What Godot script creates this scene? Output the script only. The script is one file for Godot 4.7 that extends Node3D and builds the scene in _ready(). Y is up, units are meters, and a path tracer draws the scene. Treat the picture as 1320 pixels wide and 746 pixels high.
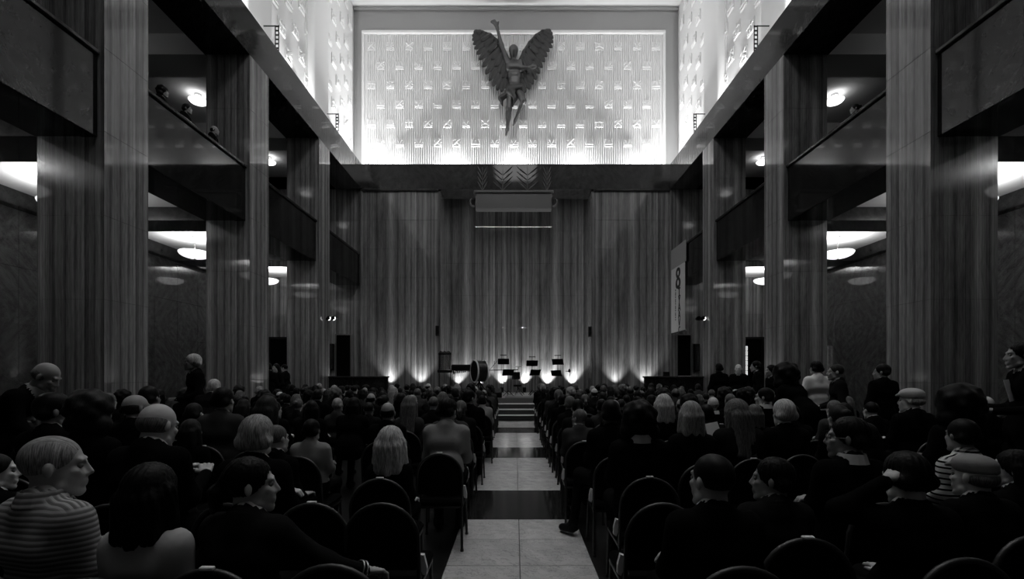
extends Node3D
# A marble memorial hall seen down its centre aisle. x to the right, y up, the stage towards -z.
# Depths D below are metres in front of the camera (z = -D).

# light and exposure
const EXPOSURE := 1.0
const END_COVE := 12.5
const SIDE_COVE := 11.0
const BOWL := 6.0
const LAYLIGHT := 19.0
const DISH := 0.055
const CAN := 5.0
# the hall
const NAVE := 7.1        # nave face of the piers
const PIER_OUT := 8.26   # outer face of the piers
const AISLE := 12.4      # outer wall of the side aisles
const END := 21.4        # stage-end wall
const REAR := -6.0       # wall behind the camera (D)
const BEAM_LOW := 10.1
const BEAM_TOP := 11.25
const UP_X := 7.8        # upper walls, set back behind the ledge
const UP_END := 22.4
const CEIL := 19.2
const PIERS := [3.64, 8.0, 12.38, 16.76]
const PIER_DEEP := 0.96
const BAYS := [6.3, 10.68, 15.06, 19.4]
const STAGE_H := 0.72
const STAGE_D := 17.0
const ROW0 := 1.77
const ROW_STEP := 0.83

var M := {}
var rng := RandomNumberGenerator.new()
var taken := {}

# ------------------------------------------------------------------ mesh collecting
class Shape:
	var v := PackedVector3Array()
	var n := PackedVector3Array()
	var t := PackedVector2Array()
	func tri(a: Vector3, b: Vector3, c: Vector3) -> void:   # a, b, c clockwise seen from the front
		var k := (c - a).cross(b - a).normalized()
		v.append(a); v.append(b); v.append(c)
		n.append(k); n.append(k); n.append(k)
		t.append(Vector2(a.x, a.y)); t.append(Vector2(b.x, b.y)); t.append(Vector2(c.x, c.y))
	func tri_n(a: Vector3, b: Vector3, c: Vector3, na: Vector3, nb: Vector3, nc: Vector3) -> void:
		v.append(a); v.append(b); v.append(c)
		n.append(na); n.append(nb); n.append(nc)
		t.append(Vector2(a.x, a.y)); t.append(Vector2(b.x, b.y)); t.append(Vector2(c.x, c.y))
	func quad(a: Vector3, b: Vector3, c: Vector3, d: Vector3) -> void:
		tri(a, b, c); tri(a, c, d)
	func face(pts: Array, out: Vector3) -> void:            # convex polygon turned towards out
		var k: Vector3 = (pts[2] - pts[0]).cross(pts[1] - pts[0])
		for i in range(1, pts.size() - 1):
			if k.dot(out) >= 0.0:
				tri(pts[0], pts[i], pts[i + 1])
			else:
				tri(pts[0], pts[i + 1], pts[i])
	func box(lo: Vector3, hi: Vector3) -> void:
		obox(Transform3D(Basis(), (lo + hi) / 2.0), hi - lo)
	func obox(x: Transform3D, s: Vector3) -> void:
		var h := s / 2.0
		for ax in 3:
			for sg in [-1.0, 1.0]:
				var o := Vector3.ZERO; o[ax] = sg * h[ax]
				var u := Vector3.ZERO; u[(ax + 1) % 3] = h[(ax + 1) % 3]
				var w := Vector3.ZERO; w[(ax + 2) % 3] = h[(ax + 2) % 3]
				face([x * (o - u - w), x * (o + u - w), x * (o + u + w), x * (o - u + w)], x.basis * o)
	func cbox(lo: Vector3, hi: Vector3, c: float, x := Transform3D()) -> void:   # chamfered box
		var m := (lo + hi) / 2.0
		var h := (hi - lo) / 2.0
		c = minf(c, minf(h.x, minf(h.y, h.z)) * 0.9)
		var i := h - Vector3(c, c, c)
		for ax in 3:
			var b := (ax + 1) % 3
			var d := (ax + 2) % 3
			for sg in [-1.0, 1.0]:
				var pts := []
				for q in [[-1, -1], [1, -1], [1, 1], [-1, 1]]:
					var p := Vector3.ZERO
					p[ax] = sg * h[ax]; p[b] = q[0] * i[b]; p[d] = q[1] * i[d]
					pts.append(x * (m + p))
				var o := Vector3.ZERO; o[ax] = sg
				face(pts, x.basis * o)
			for s1 in [-1.0, 1.0]:
				for s2 in [-1.0, 1.0]:
					var pts := []
					for q in [[-1, 0], [1, 0], [1, 1], [-1, 1]]:
						var p := Vector3.ZERO
						p[ax] = q[0] * i[ax]
						p[b] = s1 * (h[b] if q[1] == 0 else i[b])
						p[d] = s2 * (i[d] if q[1] == 0 else h[d])
						pts.append(x * (m + p))
					var o := Vector3.ZERO; o[b] = s1; o[d] = s2
					face(pts, x.basis * o)
		for s0 in [-1.0, 1.0]:
			for s1 in [-1.0, 1.0]:
				for s2 in [-1.0, 1.0]:
					face([x * (m + Vector3(s0 * h.x, s1 * i.y, s2 * i.z)), x * (m + Vector3(s0 * i.x, s1 * h.y, s2 * i.z)), x * (m + Vector3(s0 * i.x, s1 * i.y, s2 * h.z))], x.basis * Vector3(s0, s1, s2))
	func tube(a: Vector3, b: Vector3, ra: float, rb := -1.0, sides := 10, caps := true) -> void:
		if rb < 0.0: rb = ra
		var d := (b - a).normalized()
		var u := d.cross(Vector3.UP if absf(d.y) < 0.9 else Vector3.RIGHT).normalized()
		var w := d.cross(u)
		for i in sides:
			var k0 := TAU * i / sides
			var k1 := TAU * (i + 1) / sides
			var n0 := u * cos(k0) + w * sin(k0)
			var n1 := u * cos(k1) + w * sin(k1)
			smooth4(a + n0 * ra, b + n0 * rb, b + n1 * rb, a + n1 * ra, n0, n0, n1, n1)
			if caps:
				if ra > 0.0: face([a, a + n0 * ra, a + n1 * ra], -d)
				if rb > 0.0: face([b, b + n0 * rb, b + n1 * rb], d)
	func smooth4(a: Vector3, b: Vector3, c: Vector3, d: Vector3, na: Vector3, nb: Vector3, nc: Vector3, nd: Vector3) -> void:
		var k := (c - a).cross(b - a)
		if k.length_squared() < 1e-16: k = (d - a).cross(c - a)
		if k.dot(na + nb + nc + nd) >= 0.0:
			tri_n(a, b, c, na, nb, nc); tri_n(a, c, d, na, nc, nd)
		else:
			tri_n(a, c, b, na, nc, nb); tri_n(a, d, c, na, nd, nc)
	func path(pts: Array, r: float, sides := 8) -> void:      # tube along points
		var rings := []
		var dirs := []
		var u := Vector3.ZERO
		for i in pts.size():
			var d: Vector3 = (pts[mini(i + 1, pts.size() - 1)] - pts[maxi(i - 1, 0)]).normalized()
			if i == 0:
				u = d.cross(Vector3.UP if absf(d.y) < 0.9 else Vector3.RIGHT).normalized()
			else:
				u = (u - d * u.dot(d)).normalized()
			var w := d.cross(u)
			var ring := []
			for k in sides:
				ring.append(u * cos(TAU * k / sides) + w * sin(TAU * k / sides))
			rings.append(ring); dirs.append(d)
		for i in pts.size() - 1:
			for k in sides:
				var l := (k + 1) % sides
				smooth4(pts[i] + rings[i][k] * r, pts[i + 1] + rings[i + 1][k] * r, pts[i + 1] + rings[i + 1][l] * r, pts[i] + rings[i][l] * r, rings[i][k], rings[i + 1][k], rings[i + 1][l], rings[i][l])
		for e in [0, pts.size() - 1]:
			var cap := []
			for k in sides: cap.append(pts[e] + rings[e][k] * r)
			face(cap, dirs[e] * (-1.0 if e == 0 else 1.0))
	func lathe(prof: Array, x: Transform3D, sides := 24) -> void:   # prof: Vector2(r, y), turned about y
		for i in prof.size() - 1:
			var p: Vector2 = prof[i]
			var q: Vector2 = prof[i + 1]
			var dn := Vector2(q.y - p.y, p.x - q.x).normalized()
			for k in sides:
				var c0 := cos(TAU * k / sides); var s0 := sin(TAU * k / sides)
				var c1 := cos(TAU * (k + 1) / sides); var s1 := sin(TAU * (k + 1) / sides)
				var n0 := x.basis * Vector3(dn.x * c0, dn.y, dn.x * s0)
				var n1 := x.basis * Vector3(dn.x * c1, dn.y, dn.x * s1)
				smooth4(x * Vector3(p.x * c0, p.y, p.x * s0), x * Vector3(q.x * c0, q.y, q.x * s0), x * Vector3(q.x * c1, q.y, q.x * s1), x * Vector3(p.x * c1, p.y, p.x * s1), n0, n0, n1, n1)
	func slab(poly: Array, x: Transform3D, deep: float) -> void:    # flat outline (Vector2, convex or star round its centre) given thickness along local z, centred
		var c := Vector2.ZERO
		for p in poly: c += p
		c /= poly.size()
		for i in poly.size():
			var p: Vector2 = poly[i]
			var q: Vector2 = poly[(i + 1) % poly.size()]
			face([x * Vector3(c.x, c.y, deep / 2), x * Vector3(p.x, p.y, deep / 2), x * Vector3(q.x, q.y, deep / 2)], x.basis.z)
			face([x * Vector3(c.x, c.y, -deep / 2), x * Vector3(p.x, p.y, -deep / 2), x * Vector3(q.x, q.y, -deep / 2)], -x.basis.z)
			var mid := (p + q) / 2.0 - c
			face([x * Vector3(p.x, p.y, -deep / 2), x * Vector3(q.x, q.y, -deep / 2), x * Vector3(q.x, q.y, deep / 2), x * Vector3(p.x, p.y, deep / 2)], x.basis * Vector3(mid.x, mid.y, 0))
	func arrays() -> Array:
		var a := []
		a.resize(Mesh.ARRAY_MAX)
		a[Mesh.ARRAY_VERTEX] = v
		a[Mesh.ARRAY_NORMAL] = n
		a[Mesh.ARRAY_TEX_UV] = t
		return a
	func mesh(m: Material) -> ArrayMesh:
		var am := ArrayMesh.new()
		am.add_surface_from_arrays(Mesh.PRIMITIVE_TRIANGLES, arrays())
		if m: am.surface_set_material(0, m)
		return am

# ------------------------------------------------------------------ naming and tagging
func numbered(called: String) -> String:
	var k: int = taken.get(called, 0)
	taken[called] = k + 1
	return called if k == 0 else "%s_%03d" % [called, k]

func thing(called: String, label: String, category: String, at := Vector3.ZERO, turn := 0.0, group := "") -> Node3D:
	var o := Node3D.new()
	o.name = numbered(called)
	add_child(o)
	o.position = at
	o.rotation.y = turn
	tag(o, label, category, group)
	return o

func tag(o: Node, label: String, category: String, group := "") -> Node:
	o.set_meta("label", label)
	o.set_meta("category", category)
	if group: o.set_meta("group", group)
	return o

func obj(called: String, s, m: Material, parent: Node = null, at := Vector3.ZERO) -> MeshInstance3D:
	var o := MeshInstance3D.new()
	o.mesh = s.mesh(m) if s is Shape else s
	if not s is Shape and m: o.material_override = m
	o.name = called if parent else numbered(called)
	if parent: parent.add_child(o, true)
	else: add_child(o)
	o.position = at
	return o

func struct(called: String, s, m: Material, label := "", parent: Node = null) -> MeshInstance3D:
	var o := obj(called, s, m, parent)
	if parent == null:
		o.set_meta("kind", "structure")
		if label: tag(o, label, "wall" if called.begins_with("wall") else called.split("_")[0])
	return o

func copy(o: Node3D, label: String, at: Vector3, turn := 0.0, group := "") -> Node3D:
	var c: Node3D = o.duplicate()
	c.name = numbered(str(o.name).rstrip("0123456789").rstrip("_"))
	add_child(c)
	c.position = at
	c.rotation.y = turn
	c.set_meta("label", label)
	if group: c.set_meta("group", group)
	return c

# ------------------------------------------------------------------ materials
func grey(g: float) -> Color:        # linear reflectance to the sRGB colour that Godot takes
	return Color(g, g, g).linear_to_srgb()

func mat(key: String, g: float, rough := 0.8, metal := 0.0) -> StandardMaterial3D:
	if M.has(key): return M[key]
	var m := StandardMaterial3D.new()
	m.resource_name = key
	m.albedo_color = grey(g)
	m.roughness = rough
	m.metallic = metal
	M[key] = m
	return m

func tex(size: int, fn: Callable) -> ImageTexture:
	var im := Image.create(size, size, false, Image.FORMAT_RGB8)
	for y in size:
		for x in size:
			var g: float = clampf(fn.call(x / float(size), y / float(size)), 0.0, 1.0)
			im.set_pixel(x, y, Color(g, g, g))
	return ImageTexture.create_from_image(im)

func noise(sd: int, freq: float, oct := 4) -> FastNoiseLite:
	var f := FastNoiseLite.new()
	f.seed = sd
	f.noise_type = FastNoiseLite.TYPE_SIMPLEX
	f.frequency = freq
	f.fractal_octaves = oct
	return f

func ring_noise(f: FastNoiseLite, u: float, v: float, ru: float, rv: float) -> float:   # repeats over u and v in 0..1
	return f.get_noise_3d(cos(TAU * u) * ru + 7.0, sin(TAU * u) * ru + rv * cos(TAU * v), 3.0 + rv * sin(TAU * v))

func triplanar(m: StandardMaterial3D, t: Texture2D, metres: float, world := true) -> StandardMaterial3D:
	m.albedo_texture = t
	m.uv1_triplanar = true
	m.uv1_world_triplanar = world
	m.uv1_triplanar_sharpness = 8.0
	m.uv1_scale = Vector3.ONE / metres
	return m

func make_materials() -> void:
	var f := noise(11, 1.0, 5)
	var g := noise(23, 1.0, 4)
	# upright veins of the cut marble
	var veins := tex(512, func(u, v):
		var a := ring_noise(f, u, v, 3.0, 0.03)
		var b := ring_noise(g, u, v, 11.0, 0.05)
		var c := ring_noise(g, u, v, 1.2, 0.05)
		var w := ring_noise(g, u, v, 14.0, 1.2)
		return 0.56 + 0.24 * a + 0.13 * b + 0.26 * c + 0.10 * w)
	var cloud := tex(512, func(u, v):
		var a := ring_noise(f, u, v, 2.2, 2.0)
		var b := ring_noise(g, u + 0.1 * a, v + 0.1 * a, 7.0, 6.0)
		var vein := pow(1.0 - absf(b), 14.0)
		return 0.54 + 0.15 * a + 0.09 * b + 0.10 * vein)
	var faint := tex(512, func(u, v):
		var a := ring_noise(f, u, v, 1.5, 1.3)
		var b := ring_noise(g, u + 0.15 * a, v, 3.0, 3.0)
		return 0.86 + 0.08 * a - 0.22 * pow(1.0 - absf(b), 24.0) + 0.03 * ring_noise(g, u, v, 30.0, 30.0))
	var weave := tex(128, func(u, v):
		return 0.92 + 0.08 * sin(TAU * u * 32.0) * sin(TAU * v * 32.0))
	var stripes := tex(128, func(_u, v):
		var p := fmod(v * 4.0, 1.0)
		return 0.52 if p < 0.40 else (0.85 if p < 0.80 else 0.66))
	var bands := tex(128, func(_u, v):
		return 0.10 if fmod(v * 4.0, 1.0) < 0.34 else 0.95)
	var strands := tex(256, func(u, v):
		return 0.72 + 0.5 * ring_noise(g, u, v, 18.0, 0.6) + 0.2 * ring_noise(f, u, v, 6.0, 0.5))
	triplanar(mat("pier_marble", 0.48, 0.07), veins, 2.3)
	triplanar(mat("stage_marble", 0.48, 0.09), veins, 3.7)
	triplanar(mat("centre_marble", 0.48, 0.09), veins, 4.3)
	triplanar(mat("parapet_marble", 0.035, 0.05), cloud, 2.6).metallic_specular = 0.36
	triplanar(mat("aisle_marble", 0.24, 0.07), cloud, 3.3)
	triplanar(mat("beam_marble", 0.09, 0.06), cloud, 4.1).metallic_specular = 0.36
	triplanar(mat("light_tile", 0.85, 0.16), faint, 1.9)
	triplanar(mat("light_tile_2", 0.78, 0.18), faint, 2.3)
	triplanar(mat("dark_tile", 0.07, 0.12), cloud, 1.7)
	triplanar(mat("dark_floor", 0.03, 0.35), cloud, 2.0)
	mat("plaster", 0.76, 0.9)
	mat("grey_plaster", 0.34, 0.9)
	mat("white_ceiling", 0.70, 0.95)
	mat("stage_floor", 0.10, 0.5)
	mat("step_edge", 0.55, 0.3)
	mat("step_riser", 0.03, 0.6)
	mat("black", 0.008, 0.7).metallic_specular = 0.15
	mat("black_gloss", 0.012, 0.22)
	mat("void", 0.002, 1.0).metallic_specular = 0.0
	mat("chair_frame", 0.05, 0.42, 0.6)
	triplanar(mat("chair_cloth", 0.006, 0.95), weave, 0.12, false).metallic_specular = 0.1
	mat("white_paper", 0.75, 0.9)
	mat("tag_white", 0.7, 0.6)
	mat("bronze", 0.05, 0.45, 0.7)
	mat("bronze_lit", 0.09, 0.38, 0.75)  # paler than the wings: the figure's highlights are put into the colour
	mat("steel", 0.45, 0.25, 0.9)
	mat("brass", 0.5, 0.28, 0.9)
	mat("drum_skin", 0.6, 0.7)
	mat("wood_dark", 0.04, 0.4)
	mat("shoe", 0.008, 0.5).metallic_specular = 0.2
	mat("banner_cloth", 0.42, 0.95)
	mat("banner_head", 0.20, 0.95)
	mat("print", 0.01, 0.9)
	mat("carpet", 0.12, 1.0)
	for k in [["glow_bowl", 1.1], ["glow_dish", 3.0], ["glow_tube", 2.0], ["glow_can", 3.0], ["glow_pane", 0.55], ["glow_spot", 1.6]]:
		var e := mat(k[0], 0.7, 0.5)
		e.emission_enabled = true
		e.emission = Color.WHITE
		e.emission_energy_multiplier = k[1]
	# people
	for s in [["skin_pale", 0.52], ["skin_fair", 0.42], ["skin_tan", 0.25], ["skin_deep", 0.06]]:
		mat(s[0], s[1], 0.55)
	mat("eye", 0.12, 0.3)
	mat("lens_glass", 0.03, 0.15)
	for s in [["cloth_black", 0.005], ["cloth_charcoal", 0.012], ["cloth_dark", 0.05], ["cloth_grey", 0.27], ["cloth_light", 0.52], ["cloth_white", 0.85], ["cloth_trousers", 0.008]]:
		triplanar(mat(s[0], s[1], 0.95), weave, 0.1, false).metallic_specular = 0.1
	triplanar(mat("cloth_striped", 0.55, 0.95), stripes, 0.085, false).metallic_specular = 0.1
	triplanar(mat("cloth_banded", 0.60, 0.95), bands, 0.16, false).metallic_specular = 0.1
	for s in [["hair_black", 0.008], ["hair_brown", 0.03], ["hair_mid", 0.20], ["hair_grey", 0.50], ["hair_white", 0.80], ["hair_blonde", 0.85]]:
		triplanar(mat(s[0], s[1], 0.5), strands, 0.22, false).metallic_specular = 0.22

# ------------------------------------------------------------------ the hall
func area(called: String, at: Vector3, towards: Vector3, size: Vector2, energy: float, parent: Node = null) -> void:
	var l := AreaLight3D.new()
	l.name = called
	if parent: parent.add_child(l, true)
	else: add_child(l, true)
	var up := Vector3.UP if absf(towards.normalized().y) < 0.9 else Vector3.BACK
	l.transform = Transform3D(Basis.looking_at(towards, up), at)
	l.area_size = size
	l.light_energy = energy
	l.area_normalize_energy = true
	l.area_range = 60.0
	l.shadow_enabled = true

func spot(called: String, at: Vector3, towards: Vector3, angle: float, energy: float, size: float, parent: Node) -> void:
	var l := SpotLight3D.new()
	l.name = called
	parent.add_child(l, true)
	var up := Vector3.UP if absf(towards.normalized().y) < 0.98 else Vector3.BACK
	l.transform = Transform3D(Basis.looking_at(towards, up), at)
	l.spot_angle = angle
	l.spot_angle_attenuation = 1.0
	l.spot_range = 60.0
	l.spot_attenuation = 2.0
	l.light_energy = energy
	l.light_size = size
	l.shadow_enabled = true

func omni(called: String, at: Vector3, energy: float, size: float, parent: Node) -> void:
	var l := OmniLight3D.new()
	l.name = called
	parent.add_child(l, true)
	l.position = at
	l.light_energy = energy
	l.light_size = size
	l.omni_range = 60.0
	l.omni_attenuation = 2.0
	l.shadow_enabled = true

func camera_and_air() -> void:
	var c := Camera3D.new()
	c.name = "camera"
	add_child(c)
	c.position = Vector3(-0.04, 1.6, 0)
	c.projection = Camera3D.PROJECTION_FRUSTUM
	c.near = 0.05
	c.far = 200.0
	c.size = 0.05 * 746.0 / 600.0
	c.frustum_offset = Vector2(-4.0, 109.0) * 0.05 / 600.0
	c.current = true
	var w := WorldEnvironment.new()
	w.name = "air"
	var e := Environment.new()
	e.background_mode = Environment.BG_COLOR
	e.background_color = Color.BLACK
	e.tonemap_mode = Environment.TONE_MAPPER_LINEAR
	e.tonemap_exposure = EXPOSURE
	e.sdfgi_enabled = true
	e.ssao_enabled = true
	e.ssil_enabled = true
	w.environment = e
	add_child(w)

func slabs(parent: Node, called: String, origin: Vector3, du: Vector3, nu: int, nv: int, dv: float, out: Vector3, m: Material, thick := 0.05, gap := 0.006) -> void:
	# courses of equal stone slabs on a wall: origin lower corner, du one slab's width, out the way they face
	var w := du.length()
	var b := Basis(du / w, Vector3.UP, out)
	var s := Shape.new()
	s.cbox(Vector3(gap / 2, gap / 2, 0), Vector3(w - gap / 2, dv - gap / 2, thick), 0.003, Transform3D(b, Vector3.ZERO))
	var am := s.mesh(m)
	for j in nv:
		for i in nu:
			obj(called, am, null, parent, origin + du * i + Vector3.UP * dv * j)

func build_hall() -> void:
	var s: Shape
	# floor slabs of the whole building
	s = Shape.new()
	s.box(Vector3(-13, -0.3, -24), Vector3(13, -0.02, 7))
	struct("floor", s, M.dark_floor, "dark polished stone floor under the rows of chairs")
	var fl: Node = get_node("floor")
	for sx in [-1.0, 1.0]:
		s = Shape.new()
		s.box(Vector3(minf(sx * 0.62, sx * 13.0), -0.02, -24), Vector3(maxf(sx * 0.62, sx * 13.0), 0, 7))
		obj("dark_paving", s, M.dark_floor, fl)
	# centre aisle: four light tiles deep, then a dark cross band
	var tl := Shape.new(); tl.cbox(Vector3(0.003, -0.02, -0.307), Vector3(0.617, 0.0, 0.307), 0.002)
	var light_a := tl.mesh(M.light_tile)
	var light_b := tl.mesh(M.light_tile_2)
	var db := Shape.new(); db.cbox(Vector3(-0.618, -0.02, -0.64), Vector3(0.618, 0.0, 0.64), 0.002)
	var dark_a := db.mesh(M.dark_tile)
	var d := 1.36
	var q := 0
	while d < 15.5:
		obj("dark_cross_slab", dark_a, null, fl, Vector3(0, 0, -d - 0.645))
		d += 1.29
		for r in 4:
			for c in 2:
				if d + 0.31 < 15.9:
					obj("light_tile", light_a if (q * 7 + c * 3) % 5 < 3 else light_b, null, fl, Vector3(-0.62 + c * 0.62, 0, -d - 0.31))
				q += 1
			d += 0.62
	# stage
	s = Shape.new()
	s.box(Vector3(-NAVE, 0, -24), Vector3(NAVE, STAGE_H, -STAGE_D))
	struct("floor", s, M.stage_floor, "raised dark stage floor before the striped marble end wall")
	s = Shape.new()
	s.cbox(Vector3(-0.42, STAGE_H, -18.3), Vector3(0.85, STAGE_H + 0.02, -17.15), 0.008)
	tag(obj("stage_carpet", s, M.carpet), "grey speckled carpet on the stage above the steps", "carpet")
	var st := thing("stage_steps", "dark stage steps with bright nosings at the end of the aisle", "steps", Vector3(-0.06, 0, 0))
	for k in 3:
		var y := STAGE_H * (3 - k) / 4.0
		var z0 := -STAGE_D + 0.31 * (k + 1)
		s = Shape.new()
		s.box(Vector3(-0.72, 0, -STAGE_D), Vector3(0.72, y - 0.03, z0 - 0.02))
		obj("step", s, M.step_riser, st)
		s = Shape.new()
		s.cbox(Vector3(-0.74, y - 0.03, -STAGE_D + 0.31 * k), Vector3(0.74, y, z0), 0.008)
		obj("tread", s, M.step_edge, st)
	# low walls at the sides of the stage
	for sx in [-1.0, 1.0]:
		var w := thing("stage_side_wall", "low dark marble wall beside the stage, %s" % ("under the hanging banner" if sx > 0 else "below the twin crescent spotlights"), "low wall", Vector3(sx * 6.0, 0, -17.75))
		s = Shape.new()
		s.cbox(Vector3(-1.1, STAGE_H, -0.12), Vector3(1.1, 1.46, 0.12), 0.01)
		obj("body", s, M.parapet_marble, w)
		s = Shape.new()
		s.cbox(Vector3(-1.14, 1.46, -0.16), Vector3(1.14, 1.52, 0.16), 0.012)
		obj("capping", s, M.beam_marble, w)
	# stage-end wall: two flanks, a recessed centre bay, and the aisle ends
	s = Shape.new()
	s.box(Vector3(-13, 0, -24), Vector3(13, BEAM_LOW, -23.2))
	for sx in [-1.0, 1.0]:
		s.box(Vector3(minf(sx * 3.58, sx * 13), 0, -23.2), Vector3(maxf(sx * 3.58, sx * 13), BEAM_LOW, -END - 0.05))
	struct("wall_back", s, M.stage_marble, "tall striped marble end wall with a recessed centre bay behind the stage")
	var wb: Node = get_node("wall_back")
	for sx in [-1.0, 1.0]:
		var x0 := -7.1 if sx < 0 else 3.58
		slabs(wb, "flank_slab", Vector3(x0, STAGE_H, -END - 0.05), Vector3(0.88, 0, 0), 4, 7, (BEAM_LOW - STAGE_H - 0.1) / 7.0, Vector3.BACK, M.stage_marble)
		slabs(wb, "aisle_end_slab", Vector3(-12.4 if sx < 0 else 7.1, 0.0, -END - 0.05), Vector3(1.06, 0, 0), 5, 7, BEAM_LOW / 7.0, Vector3.BACK, M.stage_marble)
		s = Shape.new()
		s.box(Vector3(sx * 3.53 - 0.05, STAGE_H, -22.6), Vector3(sx * 3.53 + 0.05, BEAM_LOW - 0.1, -END - 0.002))
		obj("recess_side", s, M.stage_marble, wb)
		s = Shape.new()
		s.cbox(Vector3(sx * 7.1 - 0.05, STAGE_H, -END), Vector3(sx * 7.1 + 0.05, BEAM_LOW - 0.1, -END + 0.05), 0.012)
		obj("corner_strip", s, M.stage_marble, wb)
	s = Shape.new()
	s.box(Vector3(-3.5, 0, -23.2), Vector3(3.5, BEAM_LOW, -22.66))
	obj("recess_back", s, M.centre_marble, wb)
	slabs(wb, "centre_slab", Vector3(-3.48, STAGE_H, -22.66), Vector3(0.87, 0, 0), 8, 6, (BEAM_LOW - STAGE_H) / 6.0, Vector3.BACK, M.centre_marble)
	# moulding under the end beam
	s = Shape.new()
	for seg in [[-7.1, -3.55], [3.55, 7.1]]:
		s.cbox(Vector3(seg[0], BEAM_LOW - 0.12, -END), Vector3(seg[1], BEAM_LOW, -END + 0.09), 0.03)
	struct("trim_1", s, M.beam_marble, "pale moulding line between the end beam and the striped flanks")
	# beams round the nave: fascia, ledge and cove
	s = Shape.new()
	s.box(Vector3(-8.0, BEAM_LOW, -23.4), Vector3(8.0, 10.85, -END))
	s.box(Vector3(-NAVE, 10.85, -END - 0.1), Vector3(NAVE, BEAM_TOP, -END))
	struct("trim_2", s, M.beam_marble, "dark polished stone beam across the stage end under the winged figure")
	for sx in [-1.0, 1.0]:
		s = Shape.new()
		var a: float = minf(sx * NAVE, sx * 8.3)
		var b: float = maxf(sx * NAVE, sx * 8.3)
		s.box(Vector3(a, BEAM_LOW, -END), Vector3(b, 10.85, -REAR))
		s.box(Vector3(minf(sx * NAVE, sx * (NAVE + 0.1)), 10.85, -END), Vector3(maxf(sx * NAVE, sx * (NAVE + 0.1)), BEAM_TOP, -REAR))
		struct("trim_%d" % (3 if sx < 0 else 4), s, M.beam_marble, "long dark stone beam above the gallery, %s" % ("banner side" if sx > 0 else "opposite the banner"))
	# upper walls
	s = Shape.new()
	s.box(Vector3(-8.3, 10.8, -UP_END - 0.5), Vector3(8.3, CEIL, -UP_END))
	struct("wall_back_upper", s, M.grey_plaster, "grey plaster wall framing the reeded panel of emblems")
	for sx in [-1.0, 1.0]:
		s = Shape.new()
		s.box(Vector3(minf(sx * UP_X, sx * 8.3), 10.8, -UP_END), Vector3(maxf(sx * UP_X, sx * 8.3), CEIL, -REAR))
		struct("wall_%s_upper" % ("left" if sx < 0 else "right"), s, M.plaster, "white upper wall with small relief emblems above the %s gallery" % ("banner-side" if sx > 0 else "opposite"))
	s = Shape.new()
	s.box(Vector3(-8.3, CEIL, -UP_END - 0.5), Vector3(8.3, CEIL + 0.3, -REAR))
	struct("ceiling", s, M.white_ceiling, "white ceiling high over the nave")
	s = Shape.new()
	s.cbox(Vector3(-UP_X, CEIL - 0.14, -UP_END), Vector3(UP_X, CEIL - 0.02, -UP_END + 0.14), 0.04)
	struct("trim_5", s, M.grey_plaster, "thin cornice where end wall meets the white ceiling")
	s = Shape.new()
	s.box(Vector3(-13, 0, -REAR), Vector3(13, CEIL, -REAR + 0.4))
	struct("wall_front", s, M.aisle_marble, "dark marble wall at the rear of the hall")
	for k in 3:
		laylight(Vector3(0, CEIL, -(2.5 + 5.0 * k)), "large square laylight of frosted panes, %s along the nave ceiling" % ["rearmost", "middle one", "foremost"][k])
	build_aisles()
	build_panel()

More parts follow.
